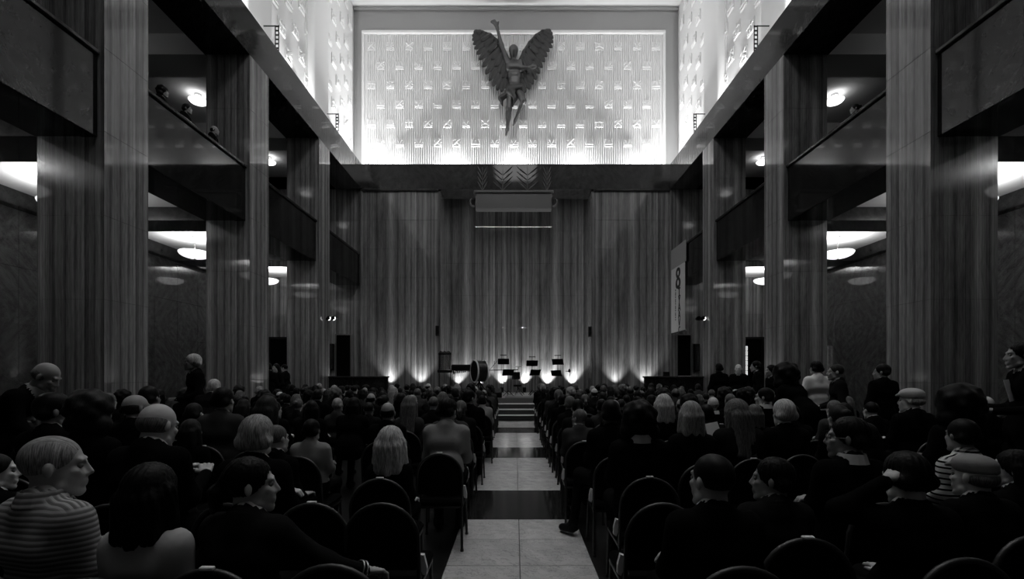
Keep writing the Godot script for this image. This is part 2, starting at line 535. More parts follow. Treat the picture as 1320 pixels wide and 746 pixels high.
func build_aisles() -> void:
	for sx in [-1.0, 1.0]:
		var side := "banner side" if sx > 0 else "opposite banner"
		var nm := "right" if sx > 0 else "left"
		var s := Shape.new()
		var lo := func(a: float, b: float) -> float: return minf(sx * a, sx * b)
		var hi := func(a: float, b: float) -> float: return maxf(sx * a, sx * b)
		# outer wall with slabs
		s.box(Vector3(lo.call(AISLE + 0.05, 13.0), 0, -END), Vector3(hi.call(AISLE + 0.05, 13.0), 10.9, -REAR))
		var w := struct("wall_" + nm, s, M.aisle_marble, "dark clouded marble wall of the side aisle, %s" % side)
		slabs(w, "wall_slab", Vector3(sx * (AISLE + 0.05), 0.0, -END if sx < 0 else -END + 1.09), Vector3(0, 0, 1.09) if sx < 0 else Vector3(0, 0, -1.09), 1, 4, 1.42, Vector3(-sx, 0, 0), M.aisle_marble)
		for i in range(1, 16):
			slabs(w, "wall_slab", Vector3(sx * (AISLE + 0.05), 0.0, -END + 1.09 * (i if sx < 0 else i + 1)), Vector3(0, 0, 1.09) if sx < 0 else Vector3(0, 0, -1.09), 1, 4, 1.42, Vector3(-sx, 0, 0), M.aisle_marble)
		s = Shape.new()
		s.box(Vector3(lo.call(AISLE, AISLE + 0.06), 0, -END + 17.44), Vector3(hi.call(AISLE, AISLE + 0.06), 5.68, -REAR))
		s.box(Vector3(lo.call(AISLE, AISLE + 0.06), 6.3, -END), Vector3(hi.call(AISLE, AISLE + 0.06), 10.9, -REAR))
		obj("upper_facing", s, M.aisle_marble, w)
		# ceiling under the gallery: white bays between dark beams
		s = Shape.new()
		s.box(Vector3(lo.call(8.28, 12.4), 6.05, -END), Vector3(hi.call(8.28, 12.4), 6.32, -REAR))
		struct("ceiling_" + nm, s, M.white_ceiling, "white plaster ceiling of the lamp-lit side aisle, %s" % side)
		s = Shape.new()
		for p in PIERS + [-0.72, -5.0]:
			s.cbox(Vector3(lo.call(8.28, AISLE), 5.68, -p - PIER_DEEP), Vector3(hi.call(8.28, AISLE), 6.05, -p), 0.01)
		s.box(Vector3(lo.call(12.1, AISLE), 5.68, -END), Vector3(hi.call(12.1, AISLE), 6.05, -REAR))
		var cuts := [REAR] + PIERS + [END]
		for k in cuts.size() - 1:
			s.box(Vector3(lo.call(7.5, 8.28), 5.68, -cuts[k + 1] + 0.01), Vector3(hi.call(7.5, 8.28), 6.32, -cuts[k] - (PIER_DEEP + 0.01 if k else 0.0)))
		struct("trim_%d" % (6 if sx < 0 else 7), s, M.beam_marble, "dark stone beams crossing the aisle ceiling, %s" % side)
		# gallery floor and ceiling
		s = Shape.new()
		s.box(Vector3(lo.call(8.28, 12.4), 6.32, -END), Vector3(hi.call(8.28, 12.4), 6.36, -REAR))
		for k in cuts.size() - 1:
			s.box(Vector3(lo.call(7.5, 8.28), 6.32, -cuts[k + 1] + 0.01), Vector3(hi.call(7.5, 8.28), 6.36, -cuts[k] - (PIER_DEEP + 0.01 if k else 0.0)))
		struct("floor_gallery_" + nm, s, M.dark_floor, "dark gallery floor behind the parapets, %s" % side)
		s = Shape.new()
		s.box(Vector3(lo.call(8.3, 13.0), 10.65, -END), Vector3(hi.call(8.3, 13.0), 10.95, -REAR))
		for p in PIERS:
			s.box(Vector3(lo.call(PIER_OUT, 12.4), 10.1, -p - PIER_DEEP), Vector3(hi.call(PIER_OUT, 12.4), 10.65, -p))
		struct("ceiling_gallery_" + nm, s, M.white_ceiling, "shadowy gallery ceiling with cross beams, %s" % side)
		# piers of stacked marble blocks
		var blk := Shape.new()
		blk.cbox(Vector3(lo.call(NAVE, PIER_OUT), 0.001, -PIER_DEEP), Vector3(hi.call(NAVE, PIER_OUT), BEAM_LOW / 7.0 - 0.001, 0), 0.003)
		var bm := blk.mesh(M.pier_marble)
		var where := ["beside the rearmost chairs", "first before the rear chairs", "between the lamp bays halfway", "next to the stage side wall"]
		for k in PIERS.size():
			var p := thing("marble_pier", "tall striped marble pier %s, %s" % [where[k], side], "pillar", Vector3(0, 0, -PIERS[k]))
			for j in 7:
				obj("marble_block", bm, null, p, Vector3(0, BEAM_LOW / 7.0 * j, 0))
		# parapets of the gallery, one between each pair of piers
		var ends: Array = [REAR, PIERS[0], PIERS[1], PIERS[2], PIERS[3], END]
		var names := ["", "over the rearmost bay", "over the second bay from the rear", "over the bay with two ceiling bowls in view", "over the bay next to the stage"]
		for k in range(1, 5):
			var d0: float = ends[k] + PIER_DEEP + 0.01
			var d1: float = ends[k + 1] - 0.01
			if k == 1: d0 = ends[1] + PIER_DEEP + 0.01
			var g := thing("gallery_parapet", "dark polished gallery parapet %s, %s" % [names[k], side], "parapet", Vector3(sx * 7.22, 0, -(d0 + d1) / 2))
			var hl: float = (d1 - d0) / 2
			s = Shape.new()
			s.cbox(Vector3(-0.02 if sx > 0 else -0.26, 5.66, -hl), Vector3(0.26 if sx > 0 else 0.02, 7.06, hl), 0.012)
			obj("panel", s, M.parapet_marble, g)
			s = Shape.new()
			s.cbox(Vector3(-0.07 if sx > 0 else -0.32, 7.06, -hl), Vector3(0.32 if sx > 0 else 0.07, 7.15, hl), 0.02)
			obj("cap_rail", s, M.beam_marble, g)
		# pendant bowls over the aisle and dishes over the gallery
		var bay := ["over the rearmost bay", "over the second bay from the rear", "over the middle bay", "over the bay next to the stage"]
		for k in BAYS.size():
			pendant_bowl(Vector3(sx * 10.4, 6.05, -BAYS[k]), "white glass bowl pendant on a rod %s, %s" % [bay[k], side])
			ceiling_dish(Vector3(sx * 10.3, 10.65, -BAYS[k]), "round white dish lamp under gallery ceiling %s, %s" % [bay[k], side])
		# the cove lights on the ledge
		for k in 6:
			cove_light(Vector3(sx * 7.52, 10.85, -(2.0 + 3.6 * k)), Vector3(0, 0, 1), 2.6, SIDE_COVE, "slim uplight trough, %s from the rear on the side ledge, %s" % [ORD[k + 1], side])
	for k in 5:
		cove_light(Vector3(-5.9 + 2.93 * k, 10.85, -END - 0.68), Vector3(1, 0, 0), 1.3, END_COVE, "slim uplight trough under the winged panel, %s counted away from the banner" % ORD[5 - k])

func laylight(at: Vector3, label: String) -> void:
	var o := thing("ceiling_laylight", label, "ceiling light", at, 0.0, "laylights of the nave ceiling")
	var s := Shape.new()
	for e in [-1.0, 1.0]:
		s.box(Vector3(e * 1.9 - 0.1, -0.12, -1.9), Vector3(e * 1.9 + 0.1, 0.0, 1.9))
		s.box(Vector3(-1.8, -0.12, e * 1.9 - 0.1), Vector3(1.8, 0.0, e * 1.9 + 0.1))
	obj("frame", s, M.grey_plaster, o)
	for i in 3:
		for j in 3:
			s = Shape.new()
			s.cbox(Vector3(-1.78 + i * 1.19, -0.06, -1.78 + j * 1.19), Vector3(-0.62 + i * 1.19, -0.04, -0.62 + j * 1.19), 0.004)
			obj("lit_pane", s, M.glow_pane, o)
	area("pane_light", Vector3(0, -0.13, 0), Vector3.DOWN, Vector2(3.5, 3.5), LAYLIGHT, o)

func cove_light(at: Vector3, along: Vector3, length: float, energy: float, label: String) -> void:
	var o := thing("cove_light", label, "light", at, 0.0 if along.x > 0.5 else PI / 2, "uplight troughs hidden on the ledges")
	var h := length / 2
	var s := Shape.new()
	s.box(Vector3(-h, 0, -0.06), Vector3(h, 0.02, 0.06))
	s.box(Vector3(-h, 0.02, -0.06), Vector3(h, 0.10, -0.045))
	s.box(Vector3(-h, 0.02, 0.045), Vector3(h, 0.10, 0.06))
	obj("trough", s, M.grey_plaster, o)
	s = Shape.new()
	s.tube(Vector3(-h + 0.03, 0.045, 0), Vector3(h - 0.03, 0.045, 0), 0.018)
	obj("tube", s, M.glow_tube, o)
	area("tube_light", Vector3(0, 0.075, 0), Vector3.UP, Vector2(length - 0.06, 0.07), energy, o)

func pendant_bowl(at: Vector3, label: String) -> void:
	var o := thing("pendant_lamp", label, "lamp", at, 0.0, "bowl pendants of the side aisles")
	var s := Shape.new()
	s.lathe([Vector2(0.0, 0.0), Vector2(0.09, 0.0), Vector2(0.08, -0.03), Vector2(0.02, -0.05), Vector2(0.014, -0.06), Vector2(0.014, -0.52), Vector2(0.0, -0.52)], Transform3D(), 16)
	obj("rod", s, M.steel, o)
	s = Shape.new()
	var prof := []
	for k in 11:
		var a := PI / 2 * k / 10.0
		prof.append(Vector2(0.46 * sin(a) + 0.0, -0.72 + 0.20 * (1.0 - cos(a))))
	for k in 11:
		var a := PI / 2 * (10 - k) / 10.0
		prof.append(Vector2(0.44 * sin(a), -0.70 + 0.20 * (1.0 - cos(a))))
	s.lathe(prof, Transform3D(), 32)
	obj("glass_bowl", s, M.glow_bowl, o)
	s = Shape.new()
	s.lathe([Vector2(0.0, -0.75), Vector2(0.025, -0.745), Vector2(0.03, -0.725), Vector2(0.0, -0.715)], Transform3D(), 12)
	obj("finial", s, M.steel, o)
	s = Shape.new()
	s.lathe([Vector2(0.0, -0.53), Vector2(0.05, -0.55), Vector2(0.07, -0.60), Vector2(0.05, -0.65), Vector2(0.0, -0.67)], Transform3D(), 12)
	obj("bulb", s, M.glow_spot, o)
	area("bowl_light", Vector3(0, -0.505, 0), Vector3.UP, Vector2(0.55, 0.55), BOWL, o)

func ceiling_dish(at: Vector3, label: String) -> void:
	var o := thing("ceiling_lamp", label, "lamp", at, 0.0, "dish lamps of the galleries")
	var s := Shape.new()
	s.lathe([Vector2(0.0, 0.0), Vector2(0.10, 0.0), Vector2(0.10, -0.06), Vector2(0.03, -0.08), Vector2(0.03, -0.2), Vector2(0.0, -0.2)], Transform3D(), 16)
	obj("mount", s, M.steel, o)
	s = Shape.new()
	s.lathe([Vector2(0.0, -0.32), Vector2(0.13, -0.31), Vector2(0.22, -0.27), Vector2(0.27, -0.21), Vector2(0.26, -0.20), Vector2(0.0, -0.22)], Transform3D(), 24)
	obj("glass_dish", s, M.glow_dish, o)
	omni("dish_light", Vector3(0, -0.18, 0), DISH, 0.10, o)

func emblem(kind: int) -> Shape:     # a relief badge about 0.42 m wide standing on a sill, facing +z
	var s := Shape.new()
	var bar := func(a: Vector2, b: Vector2, w: float, dz: float) -> void:
		var d := b - a
		var x := Transform3D(Basis(Vector3(0, 0, 1), atan2(d.y, d.x)), Vector3((a.x + b.x) / 2, (a.y + b.y) / 2, dz / 2))
		s.cbox(Vector3(-d.length() / 2, -w / 2, -dz / 2), Vector3(d.length() / 2, w / 2, dz / 2), 0.012, x)
	# sill, sloping forward and down
	s.face([Vector3(-0.19, -0.20, 0), Vector3(0.19, -0.20, 0), Vector3(0.19, -0.17, 0.05), Vector3(-0.19, -0.17, 0.05)], Vector3(0, -1, 0.5))
	s.face([Vector3(-0.19, -0.15, 0), Vector3(0.19, -0.15, 0), Vector3(0.19, -0.17, 0.05), Vector3(-0.19, -0.17, 0.05)], Vector3(0, 1, 0.2))
	for e in [-1.0, 1.0]:
		s.face([Vector3(e * 0.19, -0.20, 0), Vector3(e * 0.19, -0.17, 0.05), Vector3(e * 0.19, -0.15, 0)], Vector3(e, 0, 0))
	s.box(Vector3(-0.20, -0.20, 0), Vector3(0.20, 0.20, 0.032))
	match kind:
		0:   # striding figures crossing
			bar.call(Vector2(-0.18, -0.12), Vector2(0.14, 0.19), 0.073, 0.069)
			bar.call(Vector2(0.16, -0.12), Vector2(-0.02, 0.06), 0.073, 0.064)
			bar.call(Vector2(-0.17, 0.10), Vector2(-0.02, 0.16), 0.061, 0.064)
			bar.call(Vector2(0.08, 0.06), Vector2(0.19, 0.02), 0.061, 0.059)
		1:   # spread plumes over a bar
			for k in 5:
				var a := PI * (0.15 + 0.175 * k)
				bar.call(Vector2(0, -0.08), Vector2(cos(a) * 0.2, -0.08 + sin(a) * 0.26), 0.055, 0.059 + 0.01 * (k % 2))
			bar.call(Vector2(-0.2, -0.09), Vector2(0.2, -0.09), 0.061, 0.064)
		2:   # crown
			bar.call(Vector2(-0.19, -0.05), Vector2(0.19, -0.05), 0.090, 0.064)
			bar.call(Vector2(-0.17, -0.02), Vector2(-0.12, 0.17), 0.061, 0.059)
			bar.call(Vector2(0.0, -0.02), Vector2(0.0, 0.12), 0.073, 0.064)
			bar.call(Vector2(0.17, -0.02), Vector2(0.12, 0.17), 0.061, 0.059)
		3:   # stepped tower
			bar.call(Vector2(0, -0.12), Vector2(0, 0.19), 0.090, 0.064)
			bar.call(Vector2(-0.13, -0.12), Vector2(-0.13, 0.11), 0.086, 0.059)
			bar.call(Vector2(0.13, -0.12), Vector2(0.13, 0.15), 0.086, 0.059)
			bar.call(Vector2(-0.2, 0.05), Vector2(0.2, 0.05), 0.049, 0.069)
		4:   # crossed bars and disc
			bar.call(Vector2(-0.18, -0.10), Vector2(0.18, 0.18), 0.061, 0.059)
			bar.call(Vector2(0.18, -0.10), Vector2(-0.18, 0.18), 0.061, 0.064)
			s.lathe([Vector2(0.0, 0.07), Vector2(0.05, 0.065), Vector2(0.08, 0.05), Vector2(0.085, 0.0)], Transform3D(Basis(Vector3.RIGHT, PI / 2), Vector3(0, 0.04, 0)), 12)
	return s

func build_panel() -> void:
	# the reeded panel above the stage with its rows of emblems
	var z := -UP_END
	var x0 := -7.32
	var x1 := 7.10
	var y1 := 17.95
	var o := struct("wall_panel", _panel_back(x0, x1, y1, z), M.plaster, "white reeded plaster panel with rows of relief emblems, uplit from its ledge")
	var s := Shape.new()
	var n := 136
	var w := (x1 - x0 - 0.3) / n
	for k in n:
		var cx := x0 + 0.15 + w * (k + 0.5)
		for j in 4:
			var a0 := PI * j / 4.0
			var a1 := PI * (j + 1) / 4.0
			var r := w * 0.36
			var p := Vector3(cx - cos(a0) * r, 10.85, z + 0.08 + sin(a0) * r * 1.2)
			var q := Vector3(cx - cos(a1) * r, 10.85, z + 0.08 + sin(a1) * r * 1.2)
			var h := Vector3(0, y1 - 0.1 - 10.85, 0)
			s.smooth4(p, p + h, q + h, q, Vector3(-cos(a0), 0, sin(a0)), Vector3(-cos(a0), 0, sin(a0)), Vector3(-cos(a1), 0, sin(a1)), Vector3(-cos(a1), 0, sin(a1)))
	obj("reeds", s, M.plaster, o).set_meta("kind", "stuff")
	s = Shape.new()
	s.cbox(Vector3(x0 - 0.05, y1 - 0.1, z), Vector3(x1 + 0.05, y1 + 0.06, z + 0.22), 0.03)
	for e in [x0 - 0.05, x1 - 0.06]:
		s.cbox(Vector3(e, 10.85, z), Vector3(e + 0.11, y1, z + 0.2), 0.02)
	obj("panel_frame", s, M.plaster, o)
	var kinds := []
	for k in 5: kinds.append(emblem(k).mesh(M.plaster))
	var order := [0, 2, 1, 1, 3, 1, 4, 0, 2, 1]
	for r in 6:
		var cnt := 16 if r % 2 == 0 else 15
		for c in cnt:
			var ex := -0.11 + (c - (cnt - 1) / 2.0) * 0.908
			obj("emblem", kinds[order[(c * 3 + r * 7 + (c * r) % 4) % 10]], null, o, Vector3(ex, 17.28 - r * 0.925, z + 0.1))
	# side walls: smooth rounded pilasters, emblems between
	for sx in [-1.0, 1.0]:
		var wall: Node = get_node("wall_right_upper" if sx > 0 else "wall_left_upper")
		for d in [4.2, 8.56, 12.95, 17.3]:
			s = Shape.new()
			var prof := [Vector2(-0.1, 0), Vector2(-0.1, 0.05)]
			for j in 7:
				prof.append(Vector2(0.2 - 0.2 * cos(PI / 2 * j / 6.0), 0.05 + 0.2 * sin(PI / 2 * j / 6.0)))
			for j in 7:
				prof.append(Vector2(1.4 + 0.2 * sin(PI / 2 * j / 6.0), 0.05 + 0.2 * cos(PI / 2 * j / 6.0)))
			prof.append(Vector2(1.7, 0.05)); prof.append(Vector2(1.7, 0))
			for j in prof.size() - 1:
				var p := Vector3(sx * (UP_X - prof[j].y), 10.85, -d - prof[j].x)
				var q := Vector3(sx * (UP_X - prof[j + 1].y), 10.85, -d - prof[j + 1].x)
				var h := Vector3(0, CEIL - 10.85, 0)
				s.face([p, q, q + h, p + h], Vector3(-sx, 0, 0.001))
			obj("pilaster", s, M.plaster, wall)
		for pn in [[14.75, 6], [19.2, 12], [10.4, 2]]:
			for r in pn[1]:
				for c in 2:
					var e := obj("emblem", kinds[order[(c * 3 + r * 7) % 10]], null, wall, Vector3(sx * (UP_X - 0.005), 11.85 + r * 0.62, -pn[0] - 0.2 - 1.45 * c - 0.48 * ((2 * r) % 3)))
					e.scale = Vector3(1.15, 1.15, 1.0)
					e.rotation.y = -sx * PI / 2
		for d in [13.9, 18.6]:
			ledge_gate(sx, d)

func _panel_back(x0: float, x1: float, y1: float, z: float) -> Shape:
	var s := Shape.new()
	s.box(Vector3(x0, 10.85, z), Vector3(x1, y1, z + 0.08))
	return s

func ledge_gate(sx: float, d: float) -> void:
	var o := thing("ledge_gate", "small dark iron gate on the ledge %s, %s" % ["close to the stage" if d > 15 else "halfway along the hall", "banner side" if sx > 0 else "opposite banner"], "gate", Vector3(sx * (NAVE + 0.05), BEAM_TOP, -d))
	var s := Shape.new()
	s.tube(Vector3(0, 0.74, 0), Vector3(sx * 0.62, 0.74, 0), 0.018)
	obj("top_bar", s, M.black, o)
	s = Shape.new()
	for e in [-1.0, 1.0]:
		s.box(Vector3(e * 0.05 - 0.012, 0, -0.012), Vector3(e * 0.05 + 0.012, 0.76, 0.012))
	for k in 6:
		s.box(Vector3(-0.04, 0.06 + 0.13 * k, -0.01), Vector3(0.04, 0.10 + 0.13 * k, 0.01))
	obj("lattice_post", s, M.black, o)
	s = Shape.new()
	var pts := []
	for k in 9:
		var a := PI * k / 8.0
		pts.append(Vector3(sx * 0.34 + 0.06 * cos(a), 0.20 + 0.07 * sin(a) + (0.0 if k < 8 else -0.12), 0))
	s.path(pts, 0.016)
	s.tube(Vector3(sx * 0.34 + 0.06, -0.4, 0), Vector3(sx * 0.34 + 0.06, 0.2, 0), 0.016)
	obj("hook_post", s, M.black, o)
# ------------------------------------------------------------------ smooth bodies: a field of tapered capsules and ellipsoids, meshed as surface nets
# prim: [kind 0 capsule | 1 ellipsoid | 2 carve sphere, a, b, ra, rb, material slot]; an ellipsoid has centre a and radii b
func net(prims: Array, cell: float, k: float, strand := 0.0, strand_n := 0.0) -> Dictionary:
	var np := prims.size()
	var P := PackedFloat32Array()
	var slot := PackedInt32Array()
	var lo := Vector3(1e9, 1e9, 1e9)
	var hi := -lo
	var cen := []
	var rad := PackedFloat32Array()
	for p in prims:
		var a: Vector3 = p[1]
		var b: Vector3 = p[2]
		if p[0] == 1:
			P.append_array([1.0, a.x, a.y, a.z, b.x, b.y, b.z, minf(b.x, minf(b.y, b.z)), 0.0, 0.0])
			lo = lo.min(a - b); hi = hi.max(a + b)
			cen.append(a); rad.append(maxf(b.x, maxf(b.y, b.z)))
		else:
			var d := b - a
			P.append_array([float(p[0]), a.x, a.y, a.z, d.x, d.y, d.z, p[3], p[4], maxf(d.length_squared(), 1e-9)])
			var r: float = maxf(p[3], p[4])
			if p[0] == 0:
				lo = lo.min(a.min(b) - Vector3(r, r, r)); hi = hi.max(a.max(b) + Vector3(r, r, r))
			cen.append((a + b) / 2); rad.append(d.length() / 2 + r)
		slot.append(p[5])
	var pad := cell * 2.5 + k * 0.3 + strand
	lo -= Vector3(pad, pad, pad)
	hi += Vector3(pad, pad, pad)
	var B := 6
	var bx := int(ceil((hi.x - lo.x) / cell / B))
	var by := int(ceil((hi.y - lo.y) / cell / B))
	var bz := int(ceil((hi.z - lo.z) / cell / B))
	var nx := bx * B
	var ny := by * B
	var nz := bz * B
	var F := PackedFloat32Array()
	F.resize(nx * ny * nz)
	F.fill(1.0)
	var W := PackedInt32Array()
	W.resize(nx * ny * nz)
	var active := []
	var br := B * cell * 0.87 + cell * 1.8
	for kz in bz:
		for ky in by:
			for kx in bx:
				var c := lo + Vector3(kx + 0.5, ky + 0.5, kz + 0.5) * (B * cell)
				var list := PackedInt32Array()
				var near := false
				for i in np:
					if c.distance_to(cen[i]) < rad[i] + br + k + strand:
						list.append(i)
						if P[i * 10] < 1.5: near = true
				if not near: continue
				var f0 := field(P, list, c.x, c.y, c.z, k)
				if f0.x > br * 1.25 + strand: continue
				if f0.x < -br * 1.6 - strand:
					for z in range(kz * B, kz * B + B):
						for y in range(ky * B, ky * B + B):
							for x in range(kx * B, kx * B + B):
								F[(z * ny + y) * nx + x] = -1.0
					continue
				active.append(Vector3i(kx, ky, kz))
				for z in range(kz * B, kz * B + B):
					var pz := lo.z + z * cell
					for y in range(ky * B, ky * B + B):
						var py := lo.y + y * cell
						var at := (z * ny + y) * nx + kx * B
						for x in B:
							var px := lo.x + (kx * B + x) * cell
							var f := field(P, list, px, py, pz, k)
							var d := f.x
							if strand > 0.0:
								var an := atan2(px, pz)
								d += strand * (sin(an * strand_n + 5.0 * py + 2.0 * sin(py * 31.0)) * 0.6 + sin(an * strand_n * 2.3 + 1.7 - 9.0 * py) * 0.4)
							F[at + x] = d
							W[at + x] = int(f.y)
	# vertices
	var vid := PackedInt32Array()
	vid.resize(nx * ny * nz)
	vid.fill(-1)
	var V := PackedVector3Array()
	var S := PackedInt32Array()
	var sx := nx
	var sz := nx * ny
	var offs := PackedInt32Array([0, 1, sx, sx + 1, sz, sz + 1, sz + sx, sz + sx + 1])
	for b in active:
		for z in range(b.z * B, mini(b.z * B + B, nz - 1)):
			for y in range(b.y * B, mini(b.y * B + B, ny - 1)):
				for x in range(b.x * B, mini(b.x * B + B, nx - 1)):
					var at := z * sz + y * sx + x
					var neg := 0
					for o in offs:
						if F[at + o] < 0.0: neg += 1
					if neg == 0 or neg == 8: continue
					var sum := Vector3.ZERO
					var cnt := 0
					for i in 8:
						var fa := F[at + offs[i]]
						for ax in 3:
							if i & (1 << ax): continue
							var fb := F[at + offs[i | (1 << ax)]]
							if (fa < 0.0) == (fb < 0.0): continue
							var q := Vector3(i & 1, (i >> 1) & 1, (i >> 2) & 1)
							q[ax] += clampf(fa / (fa - fb), 0.0, 1.0)
							sum += q
							cnt += 1
					vid[at] = V.size()
					V.append(lo + (Vector3(x, y, z) + sum / cnt) * cell)
					S.append(slot[W[at]] if F[at] < 0.9 else slot[W[at + offs[7]]])
	# faces
	var tris := {}
	var N := PackedVector3Array()
	N.resize(V.size())
	var st := PackedInt32Array([1, sx, sz])
	for b in active:
		for z in range(maxi(b.z * B, 1), mini(b.z * B + B, nz - 1)):
			for y in range(maxi(b.y * B, 1), mini(b.y * B + B, ny - 1)):
				for x in range(maxi(b.x * B, 1), mini(b.x * B + B, nx - 1)):
					var at := z * sz + y * sx + x
					if vid[at] < 0 and F[at] > 0.9: continue
					var inside := F[at] < 0.0
					for ax in 3:
						if (F[at + st[ax]] < 0.0) == inside: continue
						var u := st[(ax + 1) % 3]
						var w := st[(ax + 2) % 3]
						var a := vid[at]
						var bb := vid[at - u]
						var c := vid[at - u - w]
						var d := vid[at - w]
						if a < 0 or bb < 0 or c < 0 or d < 0: continue
						if not inside:
							var tmp := bb
							bb = d; d = tmp
						# a, bb, c, d run clockwise seen from outside
						var n1 := (V[c] - V[a]).cross(V[bb] - V[a]) + (V[d] - V[a]).cross(V[c] - V[a])
						N[a] += n1; N[bb] += n1; N[c] += n1; N[d] += n1
						var m := S[a]
						if not tris.has(m): tris[m] = PackedInt32Array()
						tris[m].append_array([a, bb, c, a, c, d])
	for i in N.size(): N[i] = N[i].normalized()
	return {"v": V, "n": N, "t": tris}

func field(P: PackedFloat32Array, list: PackedInt32Array, x: float, y: float, z: float, k: float) -> Vector2:
	var r := 10.0
	var best := 10.0
	var who := 0
	for i in list:
		var o := i * 10
		var kind := P[o]
		var d: float
		var dx := x - P[o + 1]
		var dy := y - P[o + 2]
		var dz := z - P[o + 3]
		if kind == 1.0:
			var ax := dx / P[o + 4]
			var ay := dy / P[o + 5]
			var az := dz / P[o + 6]
			var k0 := sqrt(ax * ax + ay * ay + az * az)
			ax /= P[o + 4]; ay /= P[o + 5]; az /= P[o + 6]
			var k1 := sqrt(ax * ax + ay * ay + az * az)
			d = k0 * (k0 - 1.0) / k1 if k1 > 1e-6 else -P[o + 7]
		else:
			var t := clampf((dx * P[o + 4] + dy * P[o + 5] + dz * P[o + 6]) / P[o + 9], 0.0, 1.0)
			dx -= t * P[o + 4]; dy -= t * P[o + 5]; dz -= t * P[o + 6]
			d = sqrt(dx * dx + dy * dy + dz * dz) - P[o + 7] - t * (P[o + 8] - P[o + 7])
		if kind == 2.0:     # carve
			var e := -d
			var hc := maxf(k - absf(r - e), 0.0)
			r = maxf(r, e) + hc * hc / k * 0.25
			continue
		if d < best:
			best = d
			who = i
		var h := maxf(k - absf(r - d), 0.0)
		r = minf(r, d) - h * h / k * 0.25
	return Vector2(r, who)

func net_mesh(nets: Array, slots: int) -> ArrayMesh:
	# nets: [net, transform] pairs, joined into one mesh with a surface for each material slot
	var am := ArrayMesh.new()
	for m in slots:
		var v := PackedVector3Array()
		var n := PackedVector3Array()
		var ix := PackedInt32Array()
		for e in nets:
			var g: Dictionary = e[0]
			var x: Transform3D = e[1]
			if not g.t.has(m): continue
			var map := {}
			for i in g.t[m]:
				if not map.has(i):
					map[i] = v.size()
					v.append(x * g.v[i])
					n.append((x.basis * g.n[i]).normalized())
				ix.append(map[i])
		if v.is_empty():      # keep slot numbers: one hidden sliver inside the body
			v = PackedVector3Array([Vector3(0, 0.55, 0), Vector3(0.001, 0.55, 0), Vector3(0, 0.551, 0)])
			n = PackedVector3Array([Vector3.UP, Vector3.UP, Vector3.UP])
			ix = PackedInt32Array([0, 1, 2])
		var a := []
		a.resize(Mesh.ARRAY_MAX)
		a[Mesh.ARRAY_VERTEX] = v
		a[Mesh.ARRAY_NORMAL] = n
		a[Mesh.ARRAY_INDEX] = ix
		am.add_surface_from_arrays(Mesh.PRIMITIVE_TRIANGLES, a)
	return am

# ------------------------------------------------------------------ people: heads, hands, hair and poses
# slots of a body mesh: 0 skin, 1 top, 2 trousers, 3 shoes, 4 eyes
const HEAD_Y := 1.175
var heads := {}
var hairs := {}
var bodies := {}
var cache := {}

func cap(a: Vector3, b: Vector3, ra: float, rb: float, s := 0) -> Array:
	return [0, a, b, ra, rb, s]

func ell(c: Vector3, r: Vector3, s := 0) -> Array:
	return [1, c, r, 0.0, 0.0, s]

func carve(a: Vector3, b: Vector3, ra: float, rb: float) -> Array:
	return [2, a, b, ra, rb, 0]

func head_prims() -> Array:     # centre between the ears, facing -z
	var h := [
		ell(Vector3(0, 0.030, 0.018), Vector3(0.074, 0.092, 0.096)),
		ell(Vector3(0, -0.040, -0.030), Vector3(0.058, 0.074, 0.064)),
		cap(Vector3(-0.012, -0.105, -0.072), Vector3(0.012, -0.105, -0.072), 0.017, 0.017),
		cap(Vector3(-0.045, -0.075, -0.02), Vector3(-0.014, -0.104, -0.068), 0.022, 0.016),
		cap(Vector3(0.045, -0.075, -0.02), Vector3(0.014, -0.104, -0.068), 0.022, 0.016),
		cap(Vector3(-0.030, 0.026, -0.076), Vector3(0.030, 0.026, -0.076), 0.012, 0.012),
		cap(Vector3(0, 0.012, -0.086), Vector3(0, -0.028, -0.107), 0.007, 0.009),
		cap(Vector3(-0.010, -0.035, -0.093), Vector3(0.010, -0.035, -0.093), 0.007, 0.007),
		cap(Vector3(-0.018, -0.064, -0.087), Vector3(0.018, -0.064, -0.087), 0.007, 0.007),
		cap(Vector3(-0.015, -0.077, -0.085), Vector3(0.015, -0.077, -0.085), 0.007, 0.007),
		cap(Vector3(-0.042, -0.018, -0.066), Vector3(-0.030, -0.03, -0.07), 0.014, 0.012),
		cap(Vector3(0.042, -0.018, -0.066), Vector3(0.030, -0.03, -0.07), 0.014, 0.012),
		ell(Vector3(-0.079, -0.005, 0.012), Vector3(0.010, 0.028, 0.015)),
		ell(Vector3(0.079, -0.005, 0.012), Vector3(0.010, 0.028, 0.015)),
		cap(Vector3(0, -0.055, 0.026), Vector3(0, -0.165, 0.034), 0.052, 0.056),
		carve(Vector3(-0.031, 0.004, -0.098), Vector3(-0.031, 0.004, -0.098), 0.016, 0.016),
		carve(Vector3(0.031, 0.004, -0.098), Vector3(0.031, 0.004, -0.098), 0.016, 0.016),
	]
	return h

func eye_prims() -> Array:
	return [cap(Vector3(-0.031, 0.004, -0.074), Vector3(-0.031, 0.004, -0.074), 0.012, 0.012, 4), cap(Vector3(0.031, 0.004, -0.074), Vector3(0.031, 0.004, -0.074), 0.012, 0.012, 4)]

